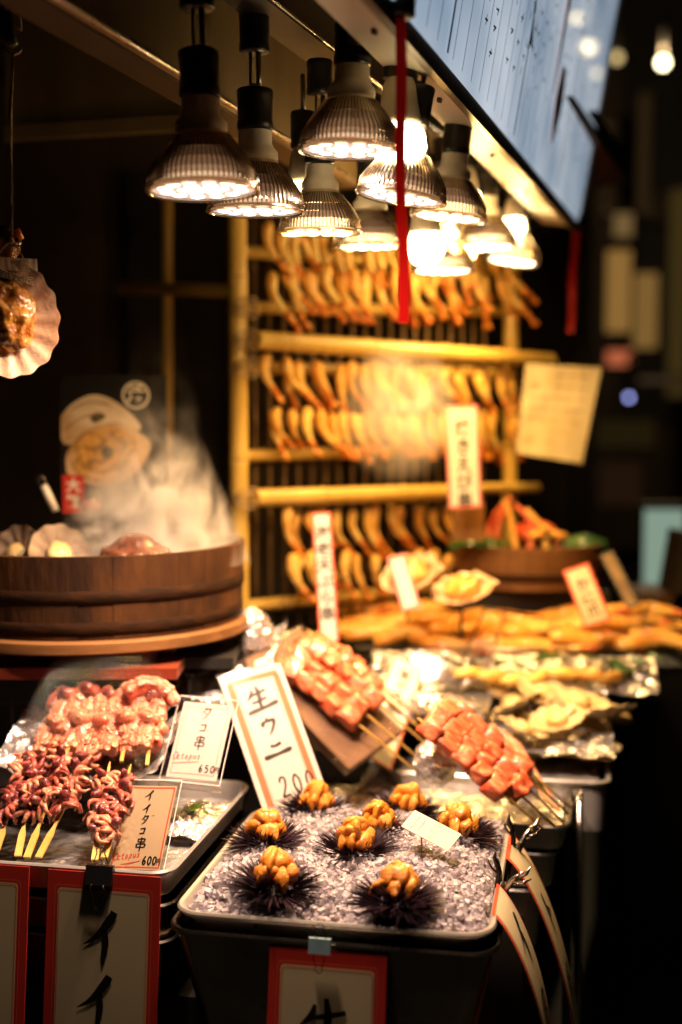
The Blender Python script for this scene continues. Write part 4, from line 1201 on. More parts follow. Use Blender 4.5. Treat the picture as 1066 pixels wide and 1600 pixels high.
# hanging signs in front
def hang_sign(cx, top, w_, h_, lab, glyphs, lean=0.0, tip=-7, clip='black', yaw=YAW):
    o = thing('hanging_sign', lab, 'sign', top, (math.radians(tip), lean, yaw), 'red-bordered signs clipped along the front')
    build(MB().box((0, 0, 0), (w_, .0012, h_)), 'card', M['red'], o, False)
    for ch in o.children: ch.location = (0, 0, -h_ / 2)
    S = thing_part = None
    RX = Matrix.Rotation(math.pi / 2, 4, 'X')
    def flat(mb, name, m_):
        mb.v = [tuple(RX @ Vector(p)) for p in mb.v]
        q = build(mb, name, m_, o, False); q.location = (0, -.0007, -h_ / 2); return q
    iw, ih = w_ - .030, h_ - .045
    mb = MB(); c = rrect(iw, ih, .005); mb.add([(x_, y_, .0003) for x_, y_ in c], [tuple(range(len(c)))]); flat(mb, 'panel', M['paper_cream'])
    mb = MB(); round_line(mb, iw - .004, ih - .004, .004, .0006, .0006); round_line(mb, iw + .008, ih + .008, .006, .0003, .0006); flat(mb, 'border_line', M['orange'])
    mb = MB()
    for (g, x_, y_, gw, gh, t) in glyphs:
        glyph(mb, g, x_, y_, gw, gh, t, .0012)
    flat(mb, 'lettering', M['ink'])
    return o
def binder_clip(top, lab, m_, sc=1.0, yaw=YAW, back=True):
    o = thing('binder_clip', lab, 'clip', top, (0, 0, yaw), 'binder clips holding the hanging signs')
    o.scale = (sc,) * 3
    mb = MB(); mb.add([(-.019, -.009, -.020), (.019, -.009, -.020), (.019, .009, -.020), (-.019, .009, -.020), (-.019, -.0015, .004), (.019, -.0015, .004), (.019, .004, .004), (-.019, .004, .004)],
        [(0, 3, 2, 1), (4, 5, 6, 7), (0, 1, 5, 4), (1, 2, 6, 5), (2, 3, 7, 6), (3, 0, 4, 7)])
    build(mb, 'jaw', m_, o, False)
    def handle(sg, y_):
        pts = [(-.008, y_, 0), (-.010, y_, sg * .008), (-.0055, y_, sg * .022), (-.0062, y_, sg * .029), (-.002, y_, sg * .034), (.002, y_, sg * .034), (.0062, y_, sg * .029), (.0055, y_, sg * .022), (.010, y_, sg * .008), (.008, y_, 0)]
        return MB().tube(pts, .0009, 6)
    h1_ = handle(-1, -.011); h1_.v = [(x_, y_, z_ - .018) for x_, y_, z_ in h1_.v]
    build(h1_, 'handle', M['darkwire'], o)
    if back:
        h2_ = handle(.85, .004); h2_.v = [(x_, y_, z_ + .000) for x_, y_, z_ in h2_.v]
        build(h2_, 'handle', M['darkwire'], o)
    return o
fr = -ty * .012
s1 = FR2 - tx * .088 - ty * .010 + V(0, 0, -.001)
hang_sign(0, s1, .158, .34, 'red-bordered cream sign with brushed characters clipped to the octopus tray', [('イ', -.028, .050, .052, .072, .0046), ('イ', -.034, -.032, .054, .070, .0046), ('タ', -.022, -.112, .040, .062, .0042), ('"', .022, -.072, .020, .024, .003)], lean=.0)
binder_clip(s1 - tx * .006 + V(0, 0, .006), 'black binder clip on the sign under the octopus tray', M['blackclip'])
s0_ = FR2 - tx * .273 - ty * .010
hang_sign(0, s0_, .158, .34, 'red-bordered sign at the left edge of the picture, mostly cut off', [('タ', -.03, .04, .05, .07, .003), ('コ', -.03, -.06, .05, .06, .003)])
s2 = P(513, 1482, 1.462)
hang_sign(0, s2, .148, .30, 'dim red-bordered sign clipped under the front of the ice tray', [('生', -.042, .018, .084, .070, .0042), ('ウ', -.03, -.07, .055, .06, .004)], tip=-11)
binder_clip(P(500, 1470, 1.450), 'small blue-grey binder clip on the rim of the ice tray', M['blueclip'], .72)

# curved signs on the right and their crocodile clips
def curved_sign(p0, along, w_, lab, outx, drop, glyphs, yaw=YAW):
    o = thing('curved_sign', lab, 'sign', p0, (0, 0, yaw), 'long curved signs clipped to the right side of the ice tray')
    out = V(1, -.12, 0).normalized()
    def fn(v_, off=0.0, sx=0.0):           # v_ 0 at the clip, 1 at the bottom
        a_ = v_
        x_ = outx * (1 - (1 - a_) ** 2.2); z_ = -drop * (a_ ** 1.25)
        return out * (x_ + off) + V(0, 0, z_ + off * .4)
    def strip(u0, u1, off, nu=1, nv=26, v0=0.0, v1=1.0):
        return MB().grid(lambda a_, b_: fn(v0 + (v1 - v0) * b_, off) + V(0, 1, 0) * (u0 + (u1 - u0) * a_), nu, nv)
    mb = strip(0, w_, 0); q = strip(0, w_, -.0010)
    mb.add(q.v, q.f)
    build(mb, 'card', M['redorange'], o)
    build(strip(.006, w_ - .006, .0008, v0=.015, v1=.99), 'panel', M['paper_cream'], o)
    mb = MB()
    for (g, u_, v_, gw, gh, t) in glyphs:
        tmp = MB(); glyph(tmp, g, 0, 0, gw, gh, t, 0)
        mb.add([tuple(fn(v_ + (gh - p[1]) / drop * .9, .0018) + V(0, 1, 0) * (u_ + p[0])) for p in tmp.v], tmp.f)
    build(mb, 'lettering', M['ink'], o)
    return o
pA = PZ(772, 1428, RIMZ + .004); pB = PZ(790, 1348, RIMZ + .004)
curved_sign(pA - tx * .002, ty, .105, 'curved sign hanging from the near crocodile clip at the tray corner', .085, .34, [('イ', .025, .12, .055, .075, .0046), ('串', .025, .42, .055, .07, .004), ('ウ', .025, .70, .055, .06, .0042)])
curved_sign(pB + ty * .02, ty, .110, 'second curved sign, behind the near one and reaching further right', .120, .50, [('ト', .03, .20, .055, .07, .0038), ('串', .03, .42, .055, .06, .0034), ('ニ', .03, .66, .055, .06, .0038)])
def croc_clip(px_, py_, d_, lab, tilt_, sc=1.0):
    o = thing('crocodile_clip', lab, 'clip', P(px_, py_, d_), Euler(tilt_).to_matrix(), 'metal crocodile clips on the right tray edge')
    o.scale = (sc,) * 3
    for s_ in (-1, 1):
        mb = MB()
        mb.tube([(0, 0, -.026), (s_ * .003, 0, -.012), (s_ * .006, 0, .002), (s_ * .010, .001, .016), (s_ * .019, .001, .031)], [.0020, .0042, .0050, .0042, .0030], 8, flat=.8)
        mb.tube([(s_ * .015, 0, .024), (s_ * .022, 0, .032), (s_ * .024, 0, .042)], [.0040, .0030, .0008], 8)
        build(mb, 'jaw', M['steel'] if s_ > 0 else M['darksteel'], o)
    mb = MB()
    for k in range(5):
        mb.tube([(.0048 * math.cos(t * .8), .0048 * math.sin(t * .8), -.004 + k * .002 + t * .0003) for t in range(9)], .0008, 5)
    build(mb, 'spring', M['wire'], o)
    for s_ in (-1, 1):
        build(MB().tube([(s_ * .009, 0, .012), (s_ * .022, -.002, .018), (s_ * .030, -.002, .028)], [.0022, .0026, .0010], 7), 'wing', M['steel'], o)
    return o
croc_clip(785, 1385, 1.60, 'crocodile clip with open jaws nearest the front corner of the ice tray', (.1, .35, -.3), 1.05)
croc_clip(808, 1322, 1.76, 'crocodile clip standing behind the near one on the tray edge', (.0, .25, .4), 1.1)
croc_clip(898, 1262, 1.97, 'small dark crocodile clip at the corner of the right tray', (.1, .1, .9), .7)

# ------------------------------------------------------------------ right tray, foil and pink skewers
Z3 = .855
FR3 = PZ(893, 1294, Z3)
W3, D3 = .50, .34
TC3 = FR3 - tx * (W3 / 2) + ty * (D3 / 2)
tray3 = thing('skewer_tray', 'steel tray lined with foil behind the ice, carrying the pink skewers', 'tray', TC3, (0, 0, YAW))
build(pan(W3, D3, .04, .03, .008, .015), 'pan', M['steel'], tray3, angle=40)
build(crumple(W3 - .03, D3 - .03, 90, 60, .0045, 20, 31, zfn=lambda a_, b_: -.022 + .012 * b_), 'foil_lining', M['foil'], tray3, False)
for k, (dx, dz, ww, dd) in enumerate(((-.004, -.050, .47, .06), (-.012, -.112, .44, .10))):
    u = thing('steel_box', ('wide flat steel pan directly under the right skewer tray', 'short deep steel box at the bottom of the stack under the right skewer tray')[k], 'pan',
              TC3 + tx * dx + V(0, 0, dz), (0, 0, YAW))
    build(pan(ww, D3 - .02, dd - .004, .03, .006, .012), 'pan', M['steel'], u, angle=40)
tray4 = thing('side_tray', 'pale deep tray at the right edge of the stall under the yellow skewers', 'tray', PZ(952, 1192, .872) - tx * .20 + ty * .12, (0, 0, YAW))
build(pan(.40, .50, .09, .03, .008, .012), 'pan', M['enamel'], tray4, angle=40)
build(crumple(.36, .46, 60, 60, .005, 20, 33, zfn=lambda a_, b_: -.012), 'foil_lining', M['foil'], tray4, False)

TUNA = []
for v in range(6):
    rr = random.Random(600 + v); mb = MB(); N = 5
    vs = []; 
    for face in range(6):
        a_ = face // 2; sg = 1 if face % 2 else -1
        for i in range(N + 1):
            for j in range(N + 1):
                q = [0, 0, 0]; q[a_] = sg; q[(a_ + 1) % 3] = (i / N * 2 - 1); q[(a_ + 2) % 3] = (j / N * 2 - 1) * sg
                p = V(*q)
                l6 = (abs(p.x) ** 14 + abs(p.y) ** 14 + abs(p.z) ** 14) ** (1 / 14)
                p = p / l6
                vs.append(V(p.x * .0145, p.y * .0125, p.z * .0120))
    fs = []
    for face in range(6):
        b0_ = face * (N + 1) ** 2
        for i in range(N):
            for j in range(N):
                fs.append((b0_ + i * (N + 1) + j, b0_ + (i + 1) * (N + 1) + j, b0_ + (i + 1) * (N + 1) + j + 1, b0_ + i * (N + 1) + j + 1))
    mb.add(vs, fs); mb.disp(.0050, 50, v * 5.1 + 3)
    me = mb.mesh('fish_cube', M['tuna'])
    import bmesh
    bm = bmesh.new(); bm.from_mesh(me); bmesh.ops.remove_doubles(bm, verts=bm.verts, dist=.0001); bm.to_mesh(me); bm.free()
    me.polygons.foreach_set('use_smooth', [True] * len(me.polygons))
    TUNA.append(me)
def fish_skewer(top, foot, n, lab, seed, grp, gap=.0330, start=.012, sc=1.0):
    rr = random.Random(seed)
    o = thing('fish_skewer', lab, 'skewer', foot, (0, 0, 0), grp)
    d = top - foot; L = d.length; dn = d.normalized()
    build(MB().tube([V(0, 0, 0), dn * (L + .012), dn * (L + .022)], [.0022, .0021, .0004], 8), 'stick', M['stick'], o)
    q = frame(dn, V(0, 0, 1).cross(dn))
    n = max(3, n - 1)
    for k in range(n):
        e = (q @ Euler((rr.uniform(-1.3, 1.3) + .785 * (rr.random() < .0), rr.uniform(-.12, .12), rr.uniform(-.12, .12))).to_matrix()).to_euler()
        place('fish_cube', TUNA[rr.randrange(6)], o, loc=dn * (L - start - gap * k), rot=e, scale=(sc * rr.uniform(1.08, 1.34), sc * rr.uniform(.95, 1.5), sc * rr.uniform(.85, 1.3)))
    return o
g1 = 'pink fish skewers of the left bundle'
LB = [ # top px, py, d ; foot px, py, d
    ((448, 1040, 2.10), (656, 1210, 2.00), 'front lowest skewer of the left pink bundle', 6),
    ((462, 1022, 2.12), (662, 1192, 2.02), 'second skewer up in the left pink bundle', 6),
    ((488, 1010, 2.15), (672, 1168, 2.05), 'third skewer up in the left pink bundle', 6),
    ((512, 1006, 2.18), (668, 1150, 2.08), 'fourth skewer up in the left pink bundle, at the top right', 5),
    ((470, 1002, 2.19), (650, 1130, 2.10), 'rear skewer of the left pink bundle', 5),
]
for i, (t_, f_, lb, n) in enumerate(LB):
    fish_skewer(P(*t_), P(*f_), n, lb, 700 + i, g1)
g2 = 'pink fish skewers of the right bundle'
LB = [
    ((668, 1135, 1.93), (850, 1296, 1.86), 'front lowest skewer of the right pink bundle', 6),
    ((676, 1116, 1.95), (868, 1292, 1.88), 'second skewer up in the right pink bundle', 7),
    ((690, 1104, 1.98), (880, 1284, 1.91), 'third skewer up in the right pink bundle', 7),
    ((712, 1106, 2.00), (888, 1272, 1.93), 'fourth skewer up in the right pink bundle, closest to its sign', 6),
    ((735, 1128, 2.02), (892, 1262, 1.95), 'short rear skewer of the right pink bundle', 5),
]
for i, (t_, f_, lb, n) in enumerate(LB):
    fish_skewer(P(*t_), P(*f_), n, lb, 740 + i, g2)
# pale skewer tips poking out behind the left bundle
for i, (px_, py_) in enumerate(((478, 996), (492, 994), (506, 998))):
    fish_skewer(P(px_, py_, 2.22), P(px_ + 150, py_ + 120, 2.14), 3, '%s pale skewer peeping out above the left pink bundle' % ORD[i], 780 + i, 'pale skewers behind the left bundle', sc=.75)

# sloping clear-wrapped box under the left bundle
a_ = P(392, 1025, 2.12); b_ = P(478, 975, 2.22); c_ = P(535, 1208, 1.99)
o_, xv, yv, w_, h_ = corners(a_, b_, c_)
bx = thing('wrapped_box', 'shallow brown box wrapped in clear film, propped up under the left pink skewers', 'box', o_, frame(xv, yv))
m_box = mat('brown_card', (0.24, 0.13, 0.07), 0.5, 0, (0.17, 0.09, 0.05), 12)
build(MB().box((0, 0, -.012), (w_, h_, .020)), 'box', m_box, bx, False)
for (x_, y_, ww, hh) in ((0, h_ / 2, w_ + .006, .004), (0, -h_ / 2, w_ + .006, .004), (-w_ / 2, 0, .004, h_), (w_ / 2, 0, .004, h_)):
    build(MB().box((x_, y_, -.006), (ww, hh, .016)), 'edge', M['clear'], bx, False)
build(crumple(w_ + .01, h_ + .01, 30, 50, .0020, 30, 41, zfn=lambda a2, b2: .004), 'film', M['film'], bx, False)
# sign behind the left bundle (only its edge shows) and the one behind the right bundle
def small_sign(name, lab, q, bcol, paper, glyphs=None, txt=None, tsz=.018, bw=.004, legs=None):
    o_, xv, yv, w_, h_ = corners(*q)
    o = thing(name, lab, 'price sign', o_, frame(xv, yv))
    build(MB().box((0, 0, -.0006), (w_, h_, .0012)), 'card', paper, o, False)
    mb = MB()
    for (x_, y_, ww, hh) in ((0, h_ / 2 - bw, w_, bw * 2), (0, -h_ / 2 + bw, w_, bw * 2), (-w_ / 2 + bw, 0, bw * 2, h_ - 4 * bw), (w_ / 2 - bw, 0, bw * 2, h_ - 4 * bw)):
        mb.box((x_, y_, .0003), (ww, hh, .0004))
    build(mb, 'border', bcol, o, False)
    mb = MB()
    if txt: text(mb, txt, tsz, 0, h_ / 2 - tsz * .9, bold=.0006, vertical=True)
    if glyphs:
        for (g, x_, y_, gw, gh, t) in glyphs: glyph(mb, g, x_, y_, gw, gh, t)
    if mb.v: build(mb, 'lettering', M['ink'], o, False)
    return o
small_sign('price_sign', 'white sign with an orange edge, mostly hidden behind the left pink bundle', (P(542, 1004, 2.30), P(590, 1030, 2.30), P(640, 1190, 2.14)), M['orange'], M['paper'], txt='まぐろ串', tsz=.03, bw=.002)
small_sign('price_sign', 'long narrow sign with a red edge lying along the back of the right pink bundle', (P(762, 1124, 2.08), P(790, 1146, 2.10), P(872, 1262, 1.96)), M['redorange'], M['paper_old'], txt='サーモン串', tsz=.026, bw=.002)
# foil bundles round the stick ends
def foil_ball(px_, py_, d_, r_, lab, seed):
    o = thing('foil_bundle', lab, 'foil', P(px_, py_, d_), (0, 0, seed), 'crumpled foil bundles')
    mb = MB().blob((0, 0, 0), r_, None, 34, 24)
    k = seed * 3.3
    out = []
    for p in mb.v:
        v = Vector(p); n_ = v.normalized() if v.length > 1e-9 else V(0, 0, 1)
        f = (1 - abs(noise.noise(v * 50 + V(k, 0, 0))) * 2) * .006 + (1 - abs(noise.noise(v * 120 + V(0, k, 0))) * 2) * .003
        out.append(tuple(v + n_ * f + noise.noise_vector(v * 60) * .002))
    mb.v = out
    build(mb, 'foil', M['foil'], o, False); return o
foil_ball(682, 1190, 2.0, (.036, .030, .036), 'ball of crumpled foil between the two pink skewer bundles', 1)
foil_ball(668, 1096, 2.2, (.032, .028, .016), 'foil tip wrapped at the head of the right pink bundle', 2)
foil_ball(395, 990, 2.16, (.030, .030, .040), 'upright crumpled foil clump just right of the wooden tub', 3)

# ------------------------------------------------------------------ wooden tub, poster, steam
TBC = V(-.440, 2.15, 0); TR_ = .268; ZT = 1.290; ZB = 1.158
tub = thing('wooden_tub', 'wide round wooden steaming tub full of steaming shellfish', 'tub', (TBC.x, TBC.y, ZB))
H_ = ZT - ZB
NST = 30
for i in range(NST):                       # staves
    a0 = 2 * math.pi * i / NST + .0007; a1 = 2 * math.pi * (i + 1) / NST - .0007
    mb = MB(); vs = []
    m_ = 4
    pr2 = R.uniform(-.0008, .0008)
    for z_, rr in ((0, -.006), (H_, .0)):
        for k in range(m_ + 1):
            g = a0 + (a1 - a0) * k / m_
            vs.append(((TR_ + rr + pr2) * math.cos(g), (TR_ + rr + pr2) * math.sin(g), z_))
        for k in range(m_, -1, -1):
            g = a0 + (a1 - a0) * k / m_
            vs.append(((TR_ + rr - .016) * math.cos(g), (TR_ + rr - .016) * math.sin(g), z_))
    N2 = 2 * (m_ + 1)
    fs = [tuple(range(N2 - 1, -1, -1)), tuple(range(N2, 2 * N2))]
    for k in range(N2):
        fs.append((k, (k + 1) % N2, N2 + (k + 1) % N2, N2 + k))
    mb.add(vs, fs)
    build(mb, 'stave', M['wood'], tub, True, angle=40)
def hoop(z_, w_, rr):
    return MB().lathe([(rr, z_), (rr + .0016, z_ + .001), (rr + .0018, z_ + w_ * .5), (rr + .0016, z_ + w_ - .001), (rr, z_ + w_)], 96)
build(hoop(.058, .020, TR_ - .0025), 'hoop', M['hoop'], tub)
build(hoop(.008, .020, TR_ - .0052), 'hoop', M['hoop'], tub)
build(MB().lathe([(0, .012), (TR_ - .024, .012), (TR_ - .024, .014), (0, .014)], 64), 'bottom', M['wood'], tub)
build(MB().lathe([(0, .090), (TR_ - .0165, .090), (TR_ - .0165, .091), (0, .091)], 64), 'broth', M['water'], tub)
stand = thing('tub_stand', 'round wooden stand with short legs beneath the tub', 'stand', (TBC.x, TBC.y, ZB - .022))
build(MB().lathe([(0, 0), (TR_ + .004, 0), (TR_ + .009, .003), (TR_ + .009, .018), (TR_ + .005, .021), (0, .021)], 80), 'disc', M['pale_wood'], stand, angle=40)
for a0 in (-1.05, -2.0, .6, 2.2):
    build(MB().box((math.cos(a0) * .215, math.sin(a0) * .215, -.014), (.05, .045, .028), Matrix.Rotation(a0 + .6, 3, 'Z')), 'leg', M['pale_wood'], stand, False)
build(MB().box((-.05, -.12, -.012), (.42, .03, .022)), 'cross_bar', M['pale_wood'], stand, False)
shelf = thing('grill_shelf', 'red-brown shelf board with a dark wire grill under the tub stand', 'shelf', (TBC.x, 2.12, 1.098))
e0 = P(118, 1044, 1.74)
build(MB().box((-.03, -.17, .005), (.42, .10, .018)), 'board', M['rust'], shelf, False)
build(MB().box((-.05, .09, .000), (.62, .40, .018)), 'back_board', M['counter'], shelf, False)
build(MB().box((-.02, .10, -.17), (.66, .02, .32)), 'back_plate', M['blackwall'], shelf, False)
for k in range(8):
    build(MB().tube([V(-.34 + k * .075, -.10, -.01), V(-.34 + k * .075, -.10, -.17)], .0016, 6), 'wire', M['darkwire'], shelf)
for k in range(3):
    build(MB().tube([V(-.36, -.10, -.02 - k * .05), V(.2, -.10, -.02 - k * .05)], .0016, 6), 'wire', M['darkwire'], shelf)
# crumpled foil lying at the foot of the stand
fo = thing('foil_sheet', 'crumpled foil sheet draped round the foot of the tub stand', 'foil', P(300, 1054, 2.14), (0, 0, YAW))
build(crumple(.30, .22, 130, 90, .008, 30, 51, zfn=lambda a2, b2: .055 * b2 - .020 + .05 * max(0, a2 - .72) * b2 * 3 - .03 * max(0, .2 - b2)), 'foil', M['foil'], fo, False)

def dome_shell(px_, py_, d_, r_, m_, lab, rot, nm='whelk', ribs=14, cat='shell'):
    o = thing(nm, lab, cat, P(px_, py_, d_), rot)
    mb = MB()
    def fn(a2, b2):
        ph = a2 * 2 * math.pi; th = b2 * math.pi * .55
        f = 1 + .035 * math.cos(ph * ribs) * math.sin(th)
        return V(r_[0] * math.sin(th) * math.cos(ph) * f, r_[1] * math.sin(th) * math.sin(ph) * f, r_[2] * math.cos(th) + .004 * math.sin(th * 6))
    mb.grid(fn, 84, 16)
    build(mb, 'shell', m_, o)
    return o
dome_shell(212, 874, 2.02, (.060, .05, .040), M['whelk'], 'big glossy brown shellfish rising from the tub at the front right', (.1, 0, .4))
o = thing('half_shell', 'pale fan-shaped half shell in the tub left of the brown shellfish', 'shell', P(95, 866, 2.05), (1.1, .2, .5)); HALF = [o]
o = thing('half_shell', 'pale half shell at the left end of the tub', 'shell', P(22, 868, 2.08), (1.2, -.3, -.4)); HALF.append(o)
o = thing('condiment_jar', 'small clear domed jar standing in the steam in front of the poster', 'jar', P(143, 800, 2.2))
build(MB().lathe([(.022, 0), (.024, .01), (.022, .028), (.012, .038), (0, .041)], 28), 'dome', M['clear'], o)
build(MB().blob((0, 0, .010), (.018, .018, .012), None, 14, 8, 2, .2, 4), 'contents', M['octo_pale'], o)
o = thing('tongs_handle', 'white plastic handle leaning on the tub left of the poster', 'handle', P(76, 775, 2.22), (math.radians(10), math.radians(-22), 0))
build(MB().tube([(0, 0, -.03), (0, 0, 0), (0, 0, .022)], [.007, .0075, .0065], 12), 'grip', M['cream'], o)
build(MB().tube([(-.006, 0, .02), (-.006, 0, .034), (-.002, 0, .040), (.003, 0, .040), (.006, 0, .034), (.006, 0, .02)], .0014, 6), 'loop', M['wire'], o)

# poster
a_ = P(95, 586, 2.30); b_ = P(262, 586, 2.30); c_ = P(95, 808, 2.30)
o_, xv, yv, w_, h_ = corners(a_, b_, c_)
pst = thing('poster', 'black poster printed with two large shellfish and a round white emblem', 'poster', o_, frame(xv, yv))
build(MB().box((0, 0, -.002), (w_, h_, .004)), 'sheet', M['poster'], pst, False)
def blobshape(mb, cx, cy, pts, z_):
    c = crom([(x_, y_, 0) for x_, y_ in pts] + [(pts[0][0], pts[0][1], 0)], 6)
    mb.add([(cx + x_, cy + y_, z_) for x_, y_, _ in c[:-1]], [tuple(range(len(c) - 1))])
px2 = w_ / 167.0      # one photograph pixel on the poster
def pp(x_, y_): return ((x_ - 178.5) * px2, (697 - y_) * px2)
def pshape(mat_, name, pts, z_):
    mb = MB(); blobshape(mb, 0, 0, [pp(*q) for q in pts], z_); build(mb, name, mat_, pst, False)
pshape(M['print_shell2'], 'printed_shell', [(96, 650), (112, 632), (140, 617), (165, 619), (195, 636), (220, 662), (215, 672), (185, 662), (150, 668), (120, 690), (98, 690)], .0004)
pshape(M['print_shell'], 'printed_shell', [(104, 738), (104, 710), (122, 682), (150, 664), (190, 660), (220, 676), (236, 692), (230, 715), (212, 740), (185, 754), (150, 758), (120, 750)], .0007)
pshape(M['print_meat'], 'printed_meat', [(116, 718), (124, 690), (150, 672), (185, 668), (208, 682), (214, 704), (200, 730), (170, 744), (138, 742), (120, 734)], .0010)
pshape(M['print_dark'], 'printed_detail', [(158, 704), (166, 696), (178, 702), (176, 712), (164, 716)], .0013)
for pts_ in (((120, 724), (150, 736), (190, 730), (212, 712)), ((128, 694), (146, 704), (150, 722)), ((170, 676), (188, 690), (206, 690)), ((184, 704), (198, 712), (190, 724)), ((108, 712), (124, 740), (160, 752), (200, 742))):
    mb = MB(); ribbon(mb, [(*pp(*q), (1.6 if 0 < n_ < len(pts_) - 1 else .4) * px2) for n_, q in enumerate(pts_)], .0016); build(mb, 'printed_fold', M['print_brown'], pst, False)
for pts_ in (((100, 672), (130, 652), (160, 646)), ((112, 640), (140, 628), (172, 632))):
    mb = MB(); ribbon(mb, [(*pp(*q), 1.0 * px2) for q in pts_], .0011); build(mb, 'printed_ridge', M['print_brown'], pst, False)
pshape(M['print_dark'], 'printed_detail', [(142, 652), (152, 644), (166, 648), (160, 656), (148, 660)], .0010)
mb = MB(); cxy = pp(214, 617)
ribbon(mb, [(cxy[0] + 20 * px2 * math.cos(t * math.pi / 18), cxy[1] + 20 * px2 * math.sin(t * math.pi / 18), 1.7 * px2) for t in range(37)], .0008, True)
text(mb, '活', 30 * px2, cxy[0], cxy[1], .0008, bold=.0011)
build(mb, 'emblem', M['print_cream'], pst, False)
mb = MB(); x0, y0 = pp(97, 742); x1, y1 = pp(131, 802); mb.box(((x0 + x1) / 2, (y0 + y1) / 2, .0006), (x1 - x0, y0 - y1, .0006)); build(mb, 'red_label', M['red'], pst, False)
mb = MB(); text(mb, '大粒', 22 * px2, (x0 + x1) / 2, y0 - 5 * px2, .0014, bold=.0009, vertical=True, spacing=1.15); build(mb, 'lettering', M['print_cream'], pst, False)
build(MB().tube([V(-.05, -h_ / 2, -.006), V(-.05, -h_ / 2 - .10, -.006)], .003, 8), 'stand', M['darkwire'], pst)

def steam_mat(name, dens, col, sc, zlo, zhi, ax_=(0, 0), rad=.14, thr=.45, sph=False):
    m = bpy.data.materials.new(name); m.use_nodes = True
    t = m.node_tree; t.nodes.remove(t.nodes['Principled BSDF'])
    pv = t.nodes.new('ShaderNodeVolumePrincipled')
    pv.inputs['Color'].default_value = (*col, 1); pv.inputs['Anisotropy'].default_value = 0.2
    tc = t.nodes.new('ShaderNodeTexCoord')
    mp = t.nodes.new('ShaderNodeMapping'); mp.inputs['Scale'].default_value = (sc, sc, sc * .62)
    n = t.nodes.new('ShaderNodeTexNoise'); n.inputs['Scale'].default_value = 1.0; n.inputs['Detail'].default_value = 3.5; n.inputs['Distortion'].default_value = 2.4; n.inputs['Roughness'].default_value = .52
    t.links.new(tc.outputs['Object'], mp.inputs[0]); t.links.new(mp.outputs[0], n.inputs['Vector'])
    mr = t.nodes.new('ShaderNodeMapRange'); mr.inputs['From Min'].default_value = thr; mr.inputs['From Max'].default_value = .72
    t.links.new(n.outputs[0], mr.inputs[0])
    # falloff from the generated coordinates of the closed volume: soft sides and top
    sx = t.nodes.new('ShaderNodeSeparateXYZ'); t.links.new(tc.outputs['Generated'], sx.inputs[0])
    def math_(op, a2, b2=None, clamp=False):
        q = t.nodes.new('ShaderNodeMath'); q.operation = op; q.use_clamp = clamp
        for i, v in enumerate((a2, b2)):
            if v is None: continue
            if isinstance(v, (int, float)): q.inputs[i].default_value = v
            else: t.links.new(v, q.inputs[i])
        return q.outputs[0]
    up = math_('SUBTRACT', 1.0, sx.outputs['Z'])
    hz = math_('POWER', up, 1.7, True)
    # radial falloff that narrows with height
    dx = math_('MULTIPLY', math_('SUBTRACT', sx.outputs['X'], .5), 2.0)
    dy = math_('MULTIPLY', math_('SUBTRACT', sx.outputs['Y'], .5), 2.0)
    r2 = math_('SQRT', math_('ADD', math_('MULTIPLY', dx, dx), math_('MULTIPLY', dy, dy)))
    rl = math_('ADD', .30, math_('MULTIPLY', up, .62))
    rf_ = math_('SUBTRACT', 1.0, math_('DIVIDE', r2, rl), True)
    rs = math_('POWER', rf_, .8)
    if sph:
        dz = math_('MULTIPLY', math_('SUBTRACT', sx.outputs['Z'], .5), 2.0)
        r3 = math_('SQRT', math_('ADD', math_('MULTIPLY', r2, r2), math_('MULTIPLY', dz, dz)))
        rs = math_('POWER', math_('SUBTRACT', 1.0, r3, True), 1.2); hz = 1.0
    d1 = math_('MULTIPLY', mr.outputs[0], hz); d2 = math_('MULTIPLY', d1, rs); d3 = math_('MULTIPLY', d2, dens)
    t.links.new(d3, pv.inputs['Density'])
    t.links.new(pv.outputs[0], t.nodes['Material Output'].inputs['Volume'])
    return m
def steam(name, lab, c, size, m_):
    o = build(MB().blob((0, 0, 0), (size[0] / 2, size[1] / 2, size[2] / 2), None, 20, 12), name, m_, None, kind='stuff')
    me = o.data
    bm = bmesh.new(); bm.from_mesh(me); bm.clear()
    bmesh.ops.create_cube(bm, size=1.0)
    for v in bm.verts: v.co = Vector((v.co.x * size[0], v.co.y * size[1], v.co.z * size[2]))
    bm.to_mesh(me); bm.free()
    o.location = c; o['label'] = lab; o['category'] = 'steam'
    return o
steam('steam', 'white steam billowing up from the wooden tub', (-.335, 2.13, ZT - .035 + .15), (.40, .38, .30), steam_mat('tub_steam', 160, (1, .97, .93), 10, 0, 0, thr=.47))
steam('steam', 'thin wisp of steam rising high above the tub', (-.32, 2.14, 1.50), (.26, .24, .36), steam_mat('wisp_steam', 16, (1, .97, .93), 9, 0, 0))
sp2 = P(622, 620, 2.42)
steam('steam', 'bright puff of steam in front of the middle of the prawn rack', sp2 + V(0, 0, -.03), (.26, .16, .30), steam_mat('rack_steam', 38, (1, .95, .9), 11, 0, 0, thr=.34, sph=True))

